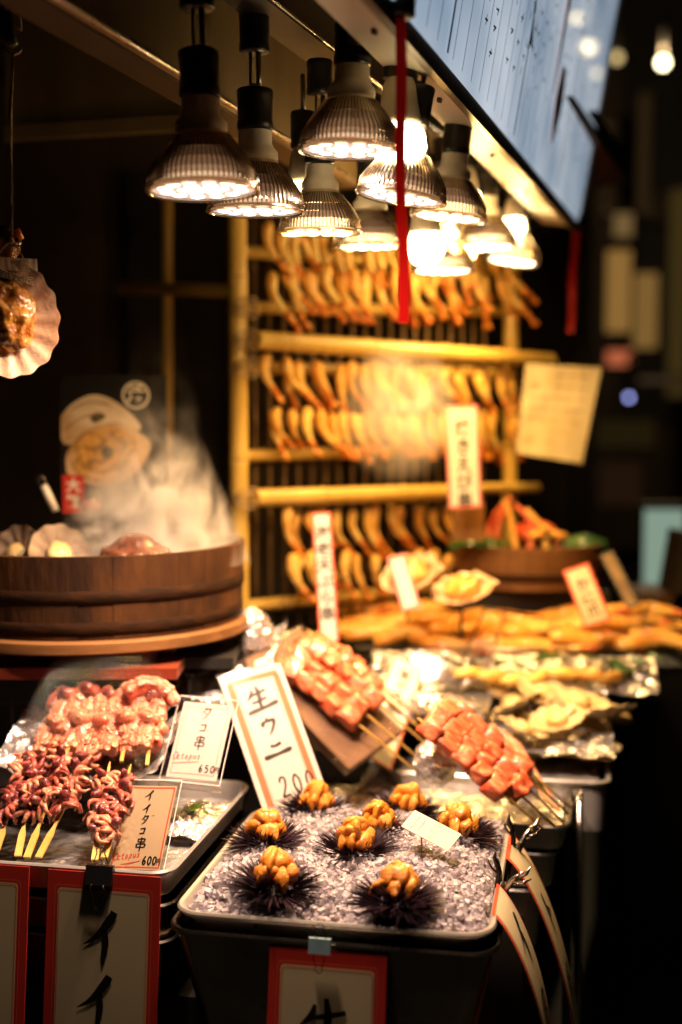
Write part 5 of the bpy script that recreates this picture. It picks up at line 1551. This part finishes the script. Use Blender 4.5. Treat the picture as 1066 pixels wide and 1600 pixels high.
# ------------------------------------------------------------------ hanging scallop on the left
def scallop(parent, r_, ribs=13, depth=.016, m_=None, ell=1.25, seed=0, name='shell'):
    rr = random.Random(seed)
    def rim(a2):      # a2 -1..1 round the fan
        return r_ * (1 + .020 * math.cos(a2 * ribs * 6.28 * .5) + .02 * noise.noise(V(a2 * 5, seed, 0)))
    def fn(a2, b2, off=0.0):
        u = a2 * 2 - 1
        ang = u * math.radians(172)
        R_ = rim(u) * b2
        x_ = R_ * math.sin(ang) ; y_ = -R_ * math.cos(ang) * ell
        rib = math.cos(u * ribs * 6.28 * .5) * .0016 * min(1, b2 * 1.6)
        z_ = -depth * (1 - b2 * b2) + rib + off
        return V(x_, y_, z_)
    mb = MB().grid(lambda a2, b2: fn(a2, b2), 156, 18)
    q = MB().grid(lambda a2, b2: fn(a2, b2, -.0022), 156, 18); mb.add(q.v, q.f)
    q = MB().grid(lambda a2, b2: fn(a2, 1.0, -.0022 * b2), 156, 1); mb.add(q.v, q.f)
    ea = MB().grid(lambda a2, b2: V((a2 - .5) * r_ * 1.25, r_ * ell * (.80 + .22 * b2) - .12 * r_ * abs(a2 - .5) * 0, -.003 + .0004 * math.sin(a2 * 60)), 40, 6)
    mb.add(ea.v, ea.f)
    return build(mb, name, m_ or M['shell'], parent)
sc_c = P(12, 496, 1.60)
hs = thing('hanging_scallop', 'white scallop shell with glazed golden meat, hanging from twine at the left edge', 'scallop', sc_c, Euler((math.radians(82), math.radians(0), math.radians(26))).to_matrix())
scallop(hs, .068, 15, .016, ell=1.16, seed=2)
mb = MB().blob((.004, .004, -.003), (.032, .046, .020), None, 40, 28, 3, .22, 3.0); mb.disp(.004, 75, 2); mb.disp(.0012, 260, 5)
build(mb, 'meat', M['meat'], hs)
mb = MB().blob((-.004, -.026, .002), (.020, .010, .009), None, 20, 12, 8, .2, 3); build(mb, 'dark_meat', M['darkmeat'], hs)
mb = MB().tube([V(.024 * math.cos(t * .35) - .002, .004 + .034 * math.sin(t * .35), .006 + .002 * math.sin(t * 2.1)) for t in range(3, 10)], .004, 8); build(mb, 'mantle', M['meat_yellow'], hs)
mb = MB()
for k in range(4):
    mb.tube([V(-.034, .050 + k * .0022, .004 + .001 * k), V(-.01, .053 + k * .003, .006), V(.018, .048 + k * .002, .005), V(.036, .044 + k * .003, .001)], .0011, 6)
build(mb, 'lashing', M['rope'], hs)
kn = P(20, 398, 1.58); kt = P(18, 376, 1.58)
tw = thing('twine', 'knotted twine running up from the hanging scallop to a metal hook', 'twine', kt)
mb = MB(); top_ = P(20, 86, 1.58)
mb.tube([kt, P(17, 300, 1.58), P(18, 200, 1.58), P(16, 178, 1.58), P(20, 120, 1.58), top_], [.0015, .0014, .0016, .0026, .0013, .0012], 7)
mb.tube([kt + V(.0012, 0, 0), P(19, 290, 1.578), P(16, 210, 1.578), top_ + V(.001, 0, 0)], .0009, 6)
mb.tube([kt, P(28, 388, 1.58), P(40, 410, 1.575)], .0011, 6)
mb.tube([kt, P(8, 384, 1.58), P(-6, 402, 1.575)], .0011, 6)
mb.blob(kt, (.0035, .0035, .004), None, 8, 6)
mb.blob(P(16, 182, 1.58), (.003, .003, .007), None, 8, 6)
build(mb, 'cord', M['rope'], tw, world=True)
hk = thing('metal_hook', 'wire hook and clip at the top left from which the scallop hangs', 'hook', P(18, 60, 1.58))
mb = MB(); mb.tube([P(2, 70, 1.58), P(10, 78, 1.58), P(20, 86, 1.58), P(31, 82, 1.58), P(34, 74, 1.58)], .0013, 8)
build(mb, 'hook', M['wire'], hk, world=True)
mb = MB(); mb.tube([P(8, 0, 1.58), P(10, 30, 1.58), P(34, 48, 1.58), P(31, 14, 1.58), P(28, -6, 1.58)], .0012, 6); mb.tube([P(10, 14, 1.58), P(24, 20, 1.58)], .001, 6)
build(mb, 'wire_loop', M['wire'], hk, world=True)
mb = MB(); mb.tube([P(4, -10, 1.59), P(10, 50, 1.59), P(22, 72, 1.59)], [.012, .010, .006], 12); build(mb, 'clamp', M['black'], hk, world=True)
h2 = thing('hanging_shell', 'reddish brown shellfish hanging further back behind the twine, cut by the left edge', 'shell', P(2, 385, 1.66), (.3, .5, 0))
mb = MB().blob((0, 0, 0), (.026, .020, .028), None, 26, 18, 6, .35, 2.5); mb.disp(.003, 90, 1); build(mb, 'body', M['whelk'], h2)
build(MB().tube([V(.006, 0, .02), V(.014, 0, .028), V(.022, 0, .022)], [.006, .007, .004], 8), 'horn', M['prawn_tail'], h2)

# ------------------------------------------------------------------ back of the counter
base = thing('counter', 'dark counter block carrying the trays and shelves of the stall', 'counter', (.1, 2.3, 0))
def ybox(cx, cy, sx, sy, z0, z1, name, m_, par=base):
    mb = MB(); c = TR((cx, cy, 0)); mb.box((c.x, c.y, (z0 + z1) / 2), (sx, sy, z1 - z0), Matrix.Rotation(YAW, 3, 'Z'))
    return build(mb, name, m_, par, False, world=True)
def loc_of(p):        # world -> stall coordinates
    return Matrix.Rotation(-YAW, 3, 'Z') @ Vector(p)
q0 = loc_of(FL)
bl = loc_of(PZ(880, 1240, .80))
ybox(q0.x - .25, q0.y + .75, 1.1, 1.2, 0.0, .690, 'block', M['counter'])
ybox(bl.x - .52, q0.y + 1.05, .92, 1.1, 0.0, .700, 'block', M['counter'])
ybox(q0.x - .35, q0.y + .95, .95, .5, .690, .900, 'step', M['counter'])
ybox(bl.x - .40, bl.y + .55, .76, .60, .700, .935, 'step', M['counter'])
ybox(bl.x - .34, bl.y + .82, .90, .50, .936, .985, 'step', M['darksteel'])
for (px_, py_, d_) in ((888, 1330, 2.0), (906, 1290, 2.12)):
    p = P(px_, py_, d_)
    build(MB().box((p.x, p.y, .42), (.012, .012, .84)), 'leg', M['darksteel'], base, False, world=True)
p = P(905, 1300, 2.06)
build(MB().tube([V(p.x, p.y, .86), V(p.x, p.y, .0)], .006, 8), 'leg', M['steel'], base, world=True)

# bright foil tray with pale paste
c5 = P(655, 1078, 2.45)
t5 = thing('foil_tray', 'shallow foil tray of pale crushed stuff glaring under the lamps behind the left pink bundle', 'tray', V(c5.x, c5.y, .955), (0, 0, YAW))
build(pan(.30, .26, .03, .02, .006, .01), 'pan', M['foil_pan'], t5, angle=40)
build(crumple(.29, .25, 60, 50, .007, 16, 61, zfn=lambda a2, b2: -.012 + .016 * b2), 'foil', M['foil'], t5, False)
# glass guard
gp = thing('glass_guard', 'low sloping glass guard in front of the fried food', 'glass', P(800, 1040, 2.40), (0, 0, YAW + .1))
build(MB().box((.02, 0, 0), (.44, .003, .065), Matrix.Rotation(-.5, 3, 'X')), 'pane', M['clear'], gp, False)
build(MB().tube([V(-.20, .015, .030), V(.24, .015, .030)], .0025, 6), 'edge', M['wire'], gp)
# beige scallops
bs_ = [(850, 1078, 2.34, .052, (.35, .1, .3)), (905, 1092, 2.30, .058, (.2, -.1, 1.4)), (948, 1108, 2.26, .055, (.1, .35, 2.2)), (800, 1098, 2.32, .050, (.5, .0, 4.2)),
       (870, 1120, 2.22, .050, (.3, .1, 5.2)), (820, 1135, 2.18, .042, (.3, .2, .9))]
pos_w = ['at the back left of the beige pile', 'topmost in the beige pile', 'furthest right of the beige pile, round and upright', 'leftmost of the beige pile', 'in front of the topmost one', 'small and nearest, beside the yellow skewers']
for i, (px_, py_, d_, r_, ro) in enumerate(bs_):
    o = thing('scallop', 'blurred beige scallop shell ' + pos_w[i], 'scallop', P(px_, py_, d_), ro, 'beige scallops piled at the right')
    scallop(o, r_, 11, .012, M['shell_beige'], 1.05, i)
    build(MB().blob((0, 0, -.002), (r_ * .42, r_ * .42, r_ * .22), None, 16, 10, i, .2, 2), 'meat', M['paste'], o)
# yellow corn-like food and sticks at the right edge
for i in range(6):
    lo = P(958 - i * 2, 1186 - i * 7, 2.16 + .02 * i); hi = P(836 + i * 4, 1176 - i * 8, 2.22 + .02 * i)
    o = thing('yellow_skewer', '%s yellow bamboo skewer from the bottom, lying flat at the right edge of the stall' % ORD[i], 'skewer', lo, (0, 0, 0), 'yellow skewers lying at the right edge')
    mb = MB(); flat_stick(mb, V(0, 0, 0), hi - lo, True, .0032); build(mb, 'stick', M['stick'], o, False)
    build(MB().blob((hi - lo) * 1.0, (.018, .015, .013), None, 14, 9, i, .25, 3), 'scallop_meat', M['paste'], o)
foil_ball(780, 1160, 2.2, (.05, .04, .018), 'flattened foil under the beige scallops', 6)
foil_ball(905, 1150, 2.3, (.05, .04, .016), 'flattened foil beside the yellow skewers', 7)

# fried crab legs / prawns heaped on the long tray
t6 = thing('long_tray', 'long dark tray heaped with orange fried crab legs', 'tray', P(810, 1010, 2.62) + V(0, 0, -.02), (0, 0, .03))
build(pan(.74, .26, .02, .02, .006, .008), 'pan', M['darksteel'], t6, angle=40)
for i in range(54):
    rr = random.Random(900 + i)
    px_ = 560 + (i % 18) * 28 + rr.uniform(-12, 12)
    row = i // 18
    py_ = 1014 - row * 22 + rr.uniform(-6, 6) - (10 if px_ > 900 else 0)
    d_ = 2.54 + row * .08
    if px_ < 690: py_ -= 22 - row * 4; d_ += .12
    L = rr.uniform(.05, .085)
    o = thing('crab_stick', '%s orange crab stick from the left, %s row of the long tray' % (ORD[i % 18], ('front', 'middle', 'back')[row]), 'crab stick', P(px_, py_, d_),
              (0, rr.uniform(-.18, .18), rr.uniform(-.5, .5)), 'fried crab legs heaped on the long tray')
    pts = [V((t / 6 - .5) * 2 * L, .006 * math.sin(t * .9 + i), .006 * math.sin(t * .52)) for t in range(7)]
    mb = MB().tube(pts, [.012, .0185, .0190, .0180, .0155, .0120, .0060], 9, flat=.75); mb.disp(.003, 60, i)
    build(mb, 'flesh', M['crableg'], o)
    build(MB().tube([pts[-2], pts[-1], pts[-1] + V(.016, 0, -.004)], [.0095, .0070, .0022], 8), 'tip', M['prawn_tail'], o)
# black wire rack in front of it
o = thing('wire_rack', 'thin black wire rack standing in front of the fried crab legs', 'rack', P(745, 985, 2.45))
for (a2, b2) in (((712, 1060), (758, 950)), ((755, 1065), (790, 955)), ((758, 950), (852, 965)), ((712, 1060), (755, 1065))):
    build(MB().tube([P(*a2, 2.42), P(*b2, 2.48)], .0022, 6), 'wire', M['darkwire'], o, world=True)
# shell dish on its stand: two bright scallop shells with yellow filling
for i, (px_, py_, ro, r_) in enumerate(((640, 895, Euler((math.radians(28), math.radians(22), -1.2)), .060), (722, 918, Euler((math.radians(20), math.radians(12), -1.0)), .062))):
    o = thing('filled_scallop', ('bright scallop shell of yellow filling tilted at the upper left of the pair', 'bright scallop shell of yellow filling lower right of the pair')[i], 'scallop', P(px_, py_, 2.48), tuple(ro), 'filled scallop shells on show')
    scallop(o, r_, 11, .014, M['shell'], 1.05, 10 + i)
    mb = MB().blob((0, 0, .000), (.038, .040, .017), None, 24, 14, 4 + i, .4, 2.6); mb.disp(.003, 70, i); build(mb, 'filling', M['meat_yellow'], o)
    build(MB().tube([V(0, 0, -.015), V(.0, .0, -.10)], .003, 8), 'prop', M['darkwire'], o).rotation_euler = (-ro.x, -ro.y, 0)
small_sign('price_sign', 'pink sign slanting down below the bright scallop shells', (P(592, 878, 2.44), P(620, 870, 2.44), P(642, 950, 2.40)), M['pinkish'], M['paper'], txt=None, bw=.003)

# right tub with crabs
t7c = P(822, 852, 2.86)
tub2 = thing('small_tub', 'shallow wooden tub with red crab on green leaves at the back right', 'tub', V(t7c.x, t7c.y, P(822, 922, 2.7).z))
r7 = .180; h7 = .095
NS7 = 26
for i in range(NS7):
    a0 = 2 * math.pi * i / NS7 + .004; a1 = 2 * math.pi * (i + 1) / NS7 - .004
    vs = []
    for z_ in (0, h7):
        for g in (a0, (a0 + a1) / 2, a1): vs.append((r7 * math.cos(g), r7 * math.sin(g), z_))
        for g in (a1, (a0 + a1) / 2, a0): vs.append(((r7 - .012) * math.cos(g), (r7 - .012) * math.sin(g), z_))
    fs = [tuple(range(5, -1, -1)), tuple(range(6, 12))] + [(k, (k + 1) % 6, 6 + (k + 1) % 6, 6 + k) for k in range(6)]
    build(MB().add(vs, fs), 'stave', M['pale_wood'], tub2, False)
build(MB().lathe([(r7, .02), (r7 + .004, .021), (r7 + .004, .034), (r7, .035)], 64), 'hoop', M['hoop'], tub2)
build(MB().lathe([(0, .078), (r7 - .013, .078), (r7 - .013, .080), (0, .080)], 48), 'bottom', M['hoop'], tub2)
def tub2_at(x_, y_, z_): return V(t7c.x + x_, t7c.y + y_, P(822, 922, 2.7).z + z_)
ybx = tub2_at(0, 0, 0)
st7 = thing('tub_plinth', 'dark plinth beneath the small tub', 'plinth', (ybx.x, ybx.y, ybx.z - .10))
build(MB().box((0, 0, .045), (.34, .26, .095)), 'block', M['counter'], st7, False)
for i, (px_, py_, L, ang, up) in enumerate(((735, 842, .045, 2.9, .1), (765, 846, .05, .3, .0), (915, 842, .05, .1, .0), (880, 850, .04, 2.4, -.1))):
    o = thing('green_leaf', ('dark green leaf at the left lip of the small tub', 'green leaf under the crab in the small tub', 'green leaf at the right lip of the small tub', 'green leaf at the front of the small tub')[i], 'leaf', P(px_, py_, 2.74 + .03 * i), (up, -.1, ang), 'leaves lining the small tub')
    mb = MB().grid(lambda a2, b2: V((a2 - .5) * 2 * L, (b2 - .5) * .04 * math.sin(math.pi * min(.98, max(.04, a2))) * 2, .012 * math.sin(a2 * 4) - .01 * (b2 - .5) ** 2 * 10), 14, 6)
    build(mb, 'blade', M['leaf'], o)
    build(MB().tube([V(-L, 0, 0), V(-L * 1.4, 0, -.004)], .002, 6), 'stalk', M['leaf'], o)
cr = thing('red_crab', 'red cooked crab with its legs folded up, heaped in the small tub', 'crab', tub2_at(-.01, -.02, .085))
build(MB().blob((.03, .02, .030), (.05, .045, .028), None, 24, 14, 3, .15, 3), 'carapace', M['crab'], cr)
legs = [((-.07, -.02, -.01), (-.055, 0, .06), (-.03, 0, .115)), ((-.02, -.03, -.01), (-.03, -.01, .06), (-.045, .0, .105)), ((.01, -.04, -.01), (.015, -.02, .055), (-.02, 0, .095)), ((.05, -.04, -.01), (.04, -.02, .045), (.005, 0, .085)),
        ((.08, -.03, -.005), (.07, -.01, .035), (.03, 0, .06)), ((.115, -.02, -.005), (.095, 0, .02), (.06, 0, .04)), ((-.085, -.01, -.01), (-.075, .01, .05), (-.045, .0, .10))]
for i, (a2, b2, c2) in enumerate(legs):
    c_ = crom([a2, b2, c2], 6)
    mb = MB().tube(c_, [.0085 * (1 - .35 * j / len(c_)) for j in range(len(c_))], 8); mb.disp(.0015, 70, i)
    build(mb, 'leg', M['crab'] if i % 2 == 0 else M['crableg'], cr)
# row of crab claws piled at the right end of the small tub
for i, (px_, py_) in enumerate(((862, 834), (878, 838), (850, 826), (838, 836))):
    o = thing('crab_claw', '%s orange crab claw in the pile right of the red crab' % ORD[i], 'crab claw', P(px_, py_, 2.80), (0, .2, i), 'orange crab claws in the small tub')
    build(MB().blob((0, 0, 0), (.022, .012, .010), None, 14, 8, i, .15, 3), 'claw', M['crableg'], o)
    build(MB().tube([V(.016, 0, 0), V(.028, .004, .002), V(.034, .001, .0)], [.005, .004, .001], 7), 'pincer', M['crab'], o)

# signs at the back
small_sign('price_sign', 'pink-bordered sign with small dark characters hanging in front of the prawns', (P(690, 634, 2.55), P(742, 632, 2.57), P(706, 795, 2.55)), M['pinkish'], M['paper'], txt='焼きえび串', tsz=.036, bw=.003)
o = thing('hanging_paper', 'orange-brown paper tag hanging below the pink-bordered sign', 'paper', P(732, 815, 2.66))
build(MB().box((0, 0, 0), (.070, .002, .085)), 'sheet', mat('brown_tag', (.42, .20, .05), .6), o, False)
small_sign('price_sign', 'tall thin white sign with a red top standing in front of the bottom prawn rows', (P(482, 802, 2.38), P(512, 800, 2.38), P(505, 1005, 2.34)), M['redorange'], M['paper'], txt='海老天ぷら串', tsz=.030, bw=.0022)
small_sign('price_sign', 'small cream sign with a red border leaning before the small tub', (P(872, 895, 2.50), P(912, 882, 2.50), P(922, 978, 2.44)), M['redorange'], M['paper_old'], txt='かに爪', tsz=.030, bw=.0028)
small_sign('price_sign', 'dark narrow card leaning at the right end of the small tub', (P(936, 868, 2.60), P(956, 860, 2.60), P(982, 952, 2.52)), M['darksteel'], M['rod'], txt=None, bw=.002)
# big cream sheet hanging on the rack's right end
pa = thing('paper_sheet', 'large yellow-lit sheet of paper hanging at the right end of the bamboo rack', 'paper', P(878, 645, 2.92))
a_ = P(822, 568, 2.90); b_ = P(940, 574, 2.94); c_ = P(808, 708, 2.88); d__ = P(908, 724, 2.92)
def bil(a2, b2):
    p = (a_ * (1 - a2) + b_ * a2) * (1 - b2) + (c_ * (1 - a2) + d__ * a2) * b2
    return p + V(0, 1, 0) * (.010 * math.sin(a2 * 3.0 + b2 * 2) + .004 * noise.noise(V(a2 * 4, b2 * 4, 0)))
mb = MB().grid(bil, 20, 20); q = MB().grid(lambda a2, b2: bil(a2, b2) + V(0, .0012, 0), 20, 20); mb.add(q.v, q.f)
build(mb, 'sheet', M['paper_old'], pa, world=True)
mb = MB()
for r_ in range(7):
    for c2 in range(5):
        if R.random() < .8:
            t0_ = .10 + c2 * .16; v0_ = .10 + r_ * .12
            mb.add([bil(t0_, v0_) - V(0, .002, 0), bil(t0_ + .11, v0_) - V(0, .002, 0), bil(t0_ + .11, v0_ + .018) - V(0, .002, 0), bil(t0_, v0_ + .018) - V(0, .002, 0)], [(0, 1, 2, 3)])
build(mb, 'faint_writing', mat('faint_print', (.50, .38, .20), .7), pa, False, world=True)

# ------------------------------------------------------------------ the street behind, far out of focus
def lit(name, col, s): return emitter(name, col, s)
far = thing('shopfront', 'dark shuttered shopfront across the street', 'building', (2.9, 11, 0))
build(MB().box((.6, .25, 3.5), (9, .3, 7)), 'wall', M['blackwall'], far, False)
for k, x_ in enumerate((-1.35, -.55, .45, 1.6)):
    build(MB().box((x_, 0, 2.4), (.22, .16, 4.8)), 'pillar', M['wall'], far, False)
build(MB().box((.2, .02, 3.4), (3.2, .14, .25)), 'beam', M['wall'], far, False)
build(MB().box((-.1, .02, .9), (.7, .1, 1.1)), 'door_panel', M['wall'], far, False)
def panel_light(px0, py0, px1, py1, d_, col, s, lab, nm='lit_sign', cat='lit sign', depth=.08):
    a2 = P(px0, py0, d_); b2 = P(px1, py1, d_)
    c = (a2 + b2) / 2
    o = thing(nm, lab, cat, c)
    w_ = abs(b2.x - a2.x); h_ = abs(a2.z - b2.z)
    build(MB().box((0, 0, 0), (w_, depth, h_)), 'lit_face', lit(nm + '_light', col, s), o, False)
    build(MB().box((0, .02, h_ / 2 + .01), (w_ + .03, depth + .06, .02)), 'frame', M['darksteel'], o, False)
    build(MB().box((0, .02, -h_ / 2 - .01), (w_ + .03, depth + .06, .02)), 'frame', M['darksteel'], o, False)
    return o
panel_light(951, 392, 982, 520, 7.5, (1, .52, .13), .22, 'tall blurred cream lit sign left of its shorter neighbour across the street')
panel_light(994, 428, 1024, 545, 8.5, (1, .54, .14), .17, 'shorter blurred cream lit sign, right of the tall one across the street')
panel_light(962, 335, 986, 372, 8.0, (1, .6, .22), .14, 'small dim square light above the tall cream sign')
panel_light(1010, 795, 1064, 925, 4.6, (.58, .80, .62), .34, 'pale green lit sign standing low at the right edge', depth=.06)
panel_light(950, 548, 985, 572, 8.2, (1, .25, .10), .4, 'small red glow below the tall cream sign')
panel_light(1050, 300, 1070, 620, 9.0, (1, .62, .16), .035, 'dim yellow wall strip at the right edge, high up, its light put in as glow')  # a strip of wall, no sign; its dim light is put in as emission
panel_light(935, 655, 1020, 700, 9.0, (1, .62, .16), .012, 'faint yellowish glowing panel under the blue light')  # dim emission put onto the dark far wall
def globe_light(px_, py_, d_, r_, col, s, lab):
    o = thing('street_lamp', lab, 'lamp', P(px_, py_, d_), (0, 0, 0), 'round lamps far down the street')
    build(MB().blob((0, 0, 0), (r_, r_, r_), None, 16, 10), 'bulb', lit('street_lamp_light', col, s), o)
    build(MB().tube([V(0, 0, r_), V(0, 0, r_ + .25)], .012, 6), 'hanger', M['darksteel'], o)
globe_light(1036, 98, 8.0, .030, (1, .86, .50), 12, 'bright round yellow-white lamp at the upper right')
globe_light(964, 90, 9.0, .034, (1, .72, .30), 1.2, 'dim yellow round lamp left of the bright one at the upper right')
globe_light(983, 621, 7.5, .016, (.40, .45, 1.0), 3.5, 'tiny blue light low on the far wall')
# lamps over the street that the menu board's glossy face mirrors
nrm = (Mb @ Vector((0, 0, 1))).normalized(); bo = Vector((b0.x, b0.y, zb))
for i, (px_, py_, s_, r_) in enumerate(((900, 28, 2.0, .022), (917, 74, 2.2, .034), (931, 114, 1.2, .020))):
    r = ray(px_, py_).normalized(); o3 = V(0, 0, CAMZ)
    t_ = (bo - o3).dot(nrm) / r.dot(nrm); hit = o3 + r * t_
    rf = (r - nrm * 2 * r.dot(nrm)).normalized()
    q = hit + rf * 5.0
    if q.z > .3:
        o = thing('street_lamp', ('first', 'second', 'third')[i] + ' round lamp over the street, mirrored in the menu board', 'lamp', q, (0, 0, 0), 'round lamps over the street')
        build(MB().blob((0, 0, 0), (r_, r_, r_), None, 16, 10), 'bulb', lit('street_lamp_light', (1, .78, .42), s_ * 2), o)
# brown barrel-like object and kerb at the far right
o = thing('wooden_box', 'dim brown wooden box at the right edge beyond the crab legs', 'box', P(1030, 960, 3.3) - V(0, 0, .08))
build(MB().box((0, 0, .05), (.16, .2, .20)), 'case', M['pale_wood'], o, False)
build(MB().box((.05, -.02, .20), (.06, .16, .22), Matrix.Rotation(.15, 3, 'Y')), 'lid', M['wall'], o, False)
o2 = thing('side_stall', 'dark neighbouring stall base at the right edge', 'stall', V(o.location.x + .05, o.location.y + .1, 0))
build(MB().box((0, 0, o.location.z / 2 - .03), (.3, .4, o.location.z - .06)), 'block', M['counter'], o2, False)
kb = MB().box((2.2, 5.6, .05), (2.8, .2, .10)); structure(kb, 'kerb', mat('kerb_stone', (.10, .10, .085), .7, 0, (.07, .07, .06), 6, .3, 20))
print('objects', len(bpy.data.objects))
# ---- more pale shellfish heaped on the right side of the counter
for i in range(22):
    rr = random.Random(1300 + i)
    px_ = 775 + (i * 67 % 190) + rr.uniform(-8, 8); py_ = 1074 + (i % 5) * 24 + rr.uniform(-6, 6)
    d_ = 2.42 - (i % 5) * .045
    side = ('at the very back', 'in the back row', 'in the middle', 'in the second row', 'at the front')[i % 5]
    o = thing('clam', 'pale shelled clam %s of the beige heap, %s from its left' % (side, ORD[[(j * 67 % 190) for j in range(i % 5, 22, 5)].index(i * 67 % 190) if False else sorted([(j * 67 % 190) for j in range(i % 5, 22, 5)]).index(i * 67 % 190)]),
              'clam', P(px_, py_, d_), (rr.uniform(-.5, .5), rr.uniform(-.5, .5), rr.uniform(0, 6)), 'pale clams heaped among the beige scallops')
    build(MB().blob((0, 0, 0), (.026, .020, .011), None, 16, 10, i, .25, 2.4), 'meat', M['paste'], o)
    build(MB().blob((0, 0, -.004), (.032, .025, .009), None, 16, 10, i + 40, .15, 3), 'shell', M['shell_beige'], o)
bigfoil = thing('foil_sheet', 'wide crumpled foil lining under the beige scallops and clams at the right', 'foil', P(815, 1130, 2.30) + V(0, 0, -.02), (0, 0, YAW))
build(crumple(.34, .32, 100, 80, .007, 26, 71, zfn=lambda a2, b2: .02 * b2), 'foil', M['foil'], bigfoil, False)
icb = thing('ice_bag', 'clear bag of pale crushed ice lying glaring behind the left pink bundle', 'bag', P(640, 1105, 2.30), (0, 0, YAW))
mb = MB().blob((0, 0, 0), (.12, .085, .022), None, 40, 18, 7, .25, 3); mb.disp(.012, 18, 3); mb.disp(.004, 70, 5)
build(mb, 'contents', M['icebed'], icb)
mb = MB().blob((0, 0, .002), (.126, .090, .027), None, 40, 18, 7, .25, 3); mb.disp(.012, 18, 3); mb.disp(.005, 50, 9)
build(mb, 'film', M['film'], icb)
# added dim glowing strips that make the dark far wall show
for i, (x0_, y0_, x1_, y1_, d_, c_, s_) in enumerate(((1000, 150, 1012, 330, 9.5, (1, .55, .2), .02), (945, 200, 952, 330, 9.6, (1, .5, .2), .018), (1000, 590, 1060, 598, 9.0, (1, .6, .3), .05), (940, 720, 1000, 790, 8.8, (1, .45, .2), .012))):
    panel_light(x0_, y0_, x1_, y1_, d_, c_, s_, ('faint upright glow put in for reflected light high on the far wall', 'faint upright glow put in beside the menu board end', 'thin faint horizontal glow put in on the far wall', 'faint brown glow put in low on the far wall')[i], 'added_glow', 'panel')
sl = bpy.data.lights.new('lamp_light', 'POINT'); sl.energy = 60; sl.color = (1, .7, .35); sl.shadow_soft_size = .05
so = bpy.data.objects.new('lamp_light', sl); COL.objects.link(so)
stl = [o for o in bpy.data.objects if o.name.startswith('street_lamp') and o.get('label', '').startswith('bright round')][0]
so.parent = stl; so.location = (0, -.1, 0)
for i, o in enumerate(HALF):
    o.scale = (1, -1, 1)
    scallop(o, .055, 11, .016, M['shell_grey'], 1.0, 30 + i)
    build(MB().blob((0, 0, -.002), (.022, .024, .012), None, 16, 10, i, .2, 2), 'meat', M['paste'], o)
# foil and green garnish between the long tray and the pale shellfish
mf = thing('foil_sheet', 'dim crumpled foil sheet sloping up to the long tray of crab sticks', 'foil', P(800, 1052, 2.46), (math.radians(28), 0, YAW * .6))
build(crumple(.58, .12, 120, 40, .006, 26, 81), 'foil', M['foil_pan'], mf, False)
for i in range(12):
    rr = random.Random(1500 + i)
    px_ = 700 + i * 30; py_ = 1036 + rr.uniform(-8, 10)
    o = thing('garnish_leaf', '%s green garnish leaf from the left along the foot of the long tray' % ORD[i], 'leaf', P(px_, py_, 2.43), (rr.uniform(-.2, .6), rr.uniform(-.3, .3), rr.uniform(0, 6)), 'garnish leaves below the long tray')
    build(MB().grid(lambda a2, b2: V((a2 - .5) * .055, (b2 - .5) * .026 * math.sin(math.pi * min(.98, max(.04, a2))) * 2, .008 * math.sin(a2 * 4)), 10, 4), 'blade', M['leaf'], o)
for i in range(7):
    rr = random.Random(1600 + i)
    o = thing('fried_roll', '%s golden fried roll from the left in front of the garnish leaves' % ORD[i], 'fried roll', P(735 + i * 36, 1058 + rr.uniform(-6, 6), 2.39), (0, rr.uniform(-.2, .2), rr.uniform(-.6, .6)), 'golden fried rolls on the foil')
    mb = MB().blob((0, 0, 0), (.036, .014, .012), None, 16, 10, i, .3, 2.5); mb.disp(.003, 80, i)
    build(mb, 'batter', M['batter'], o)
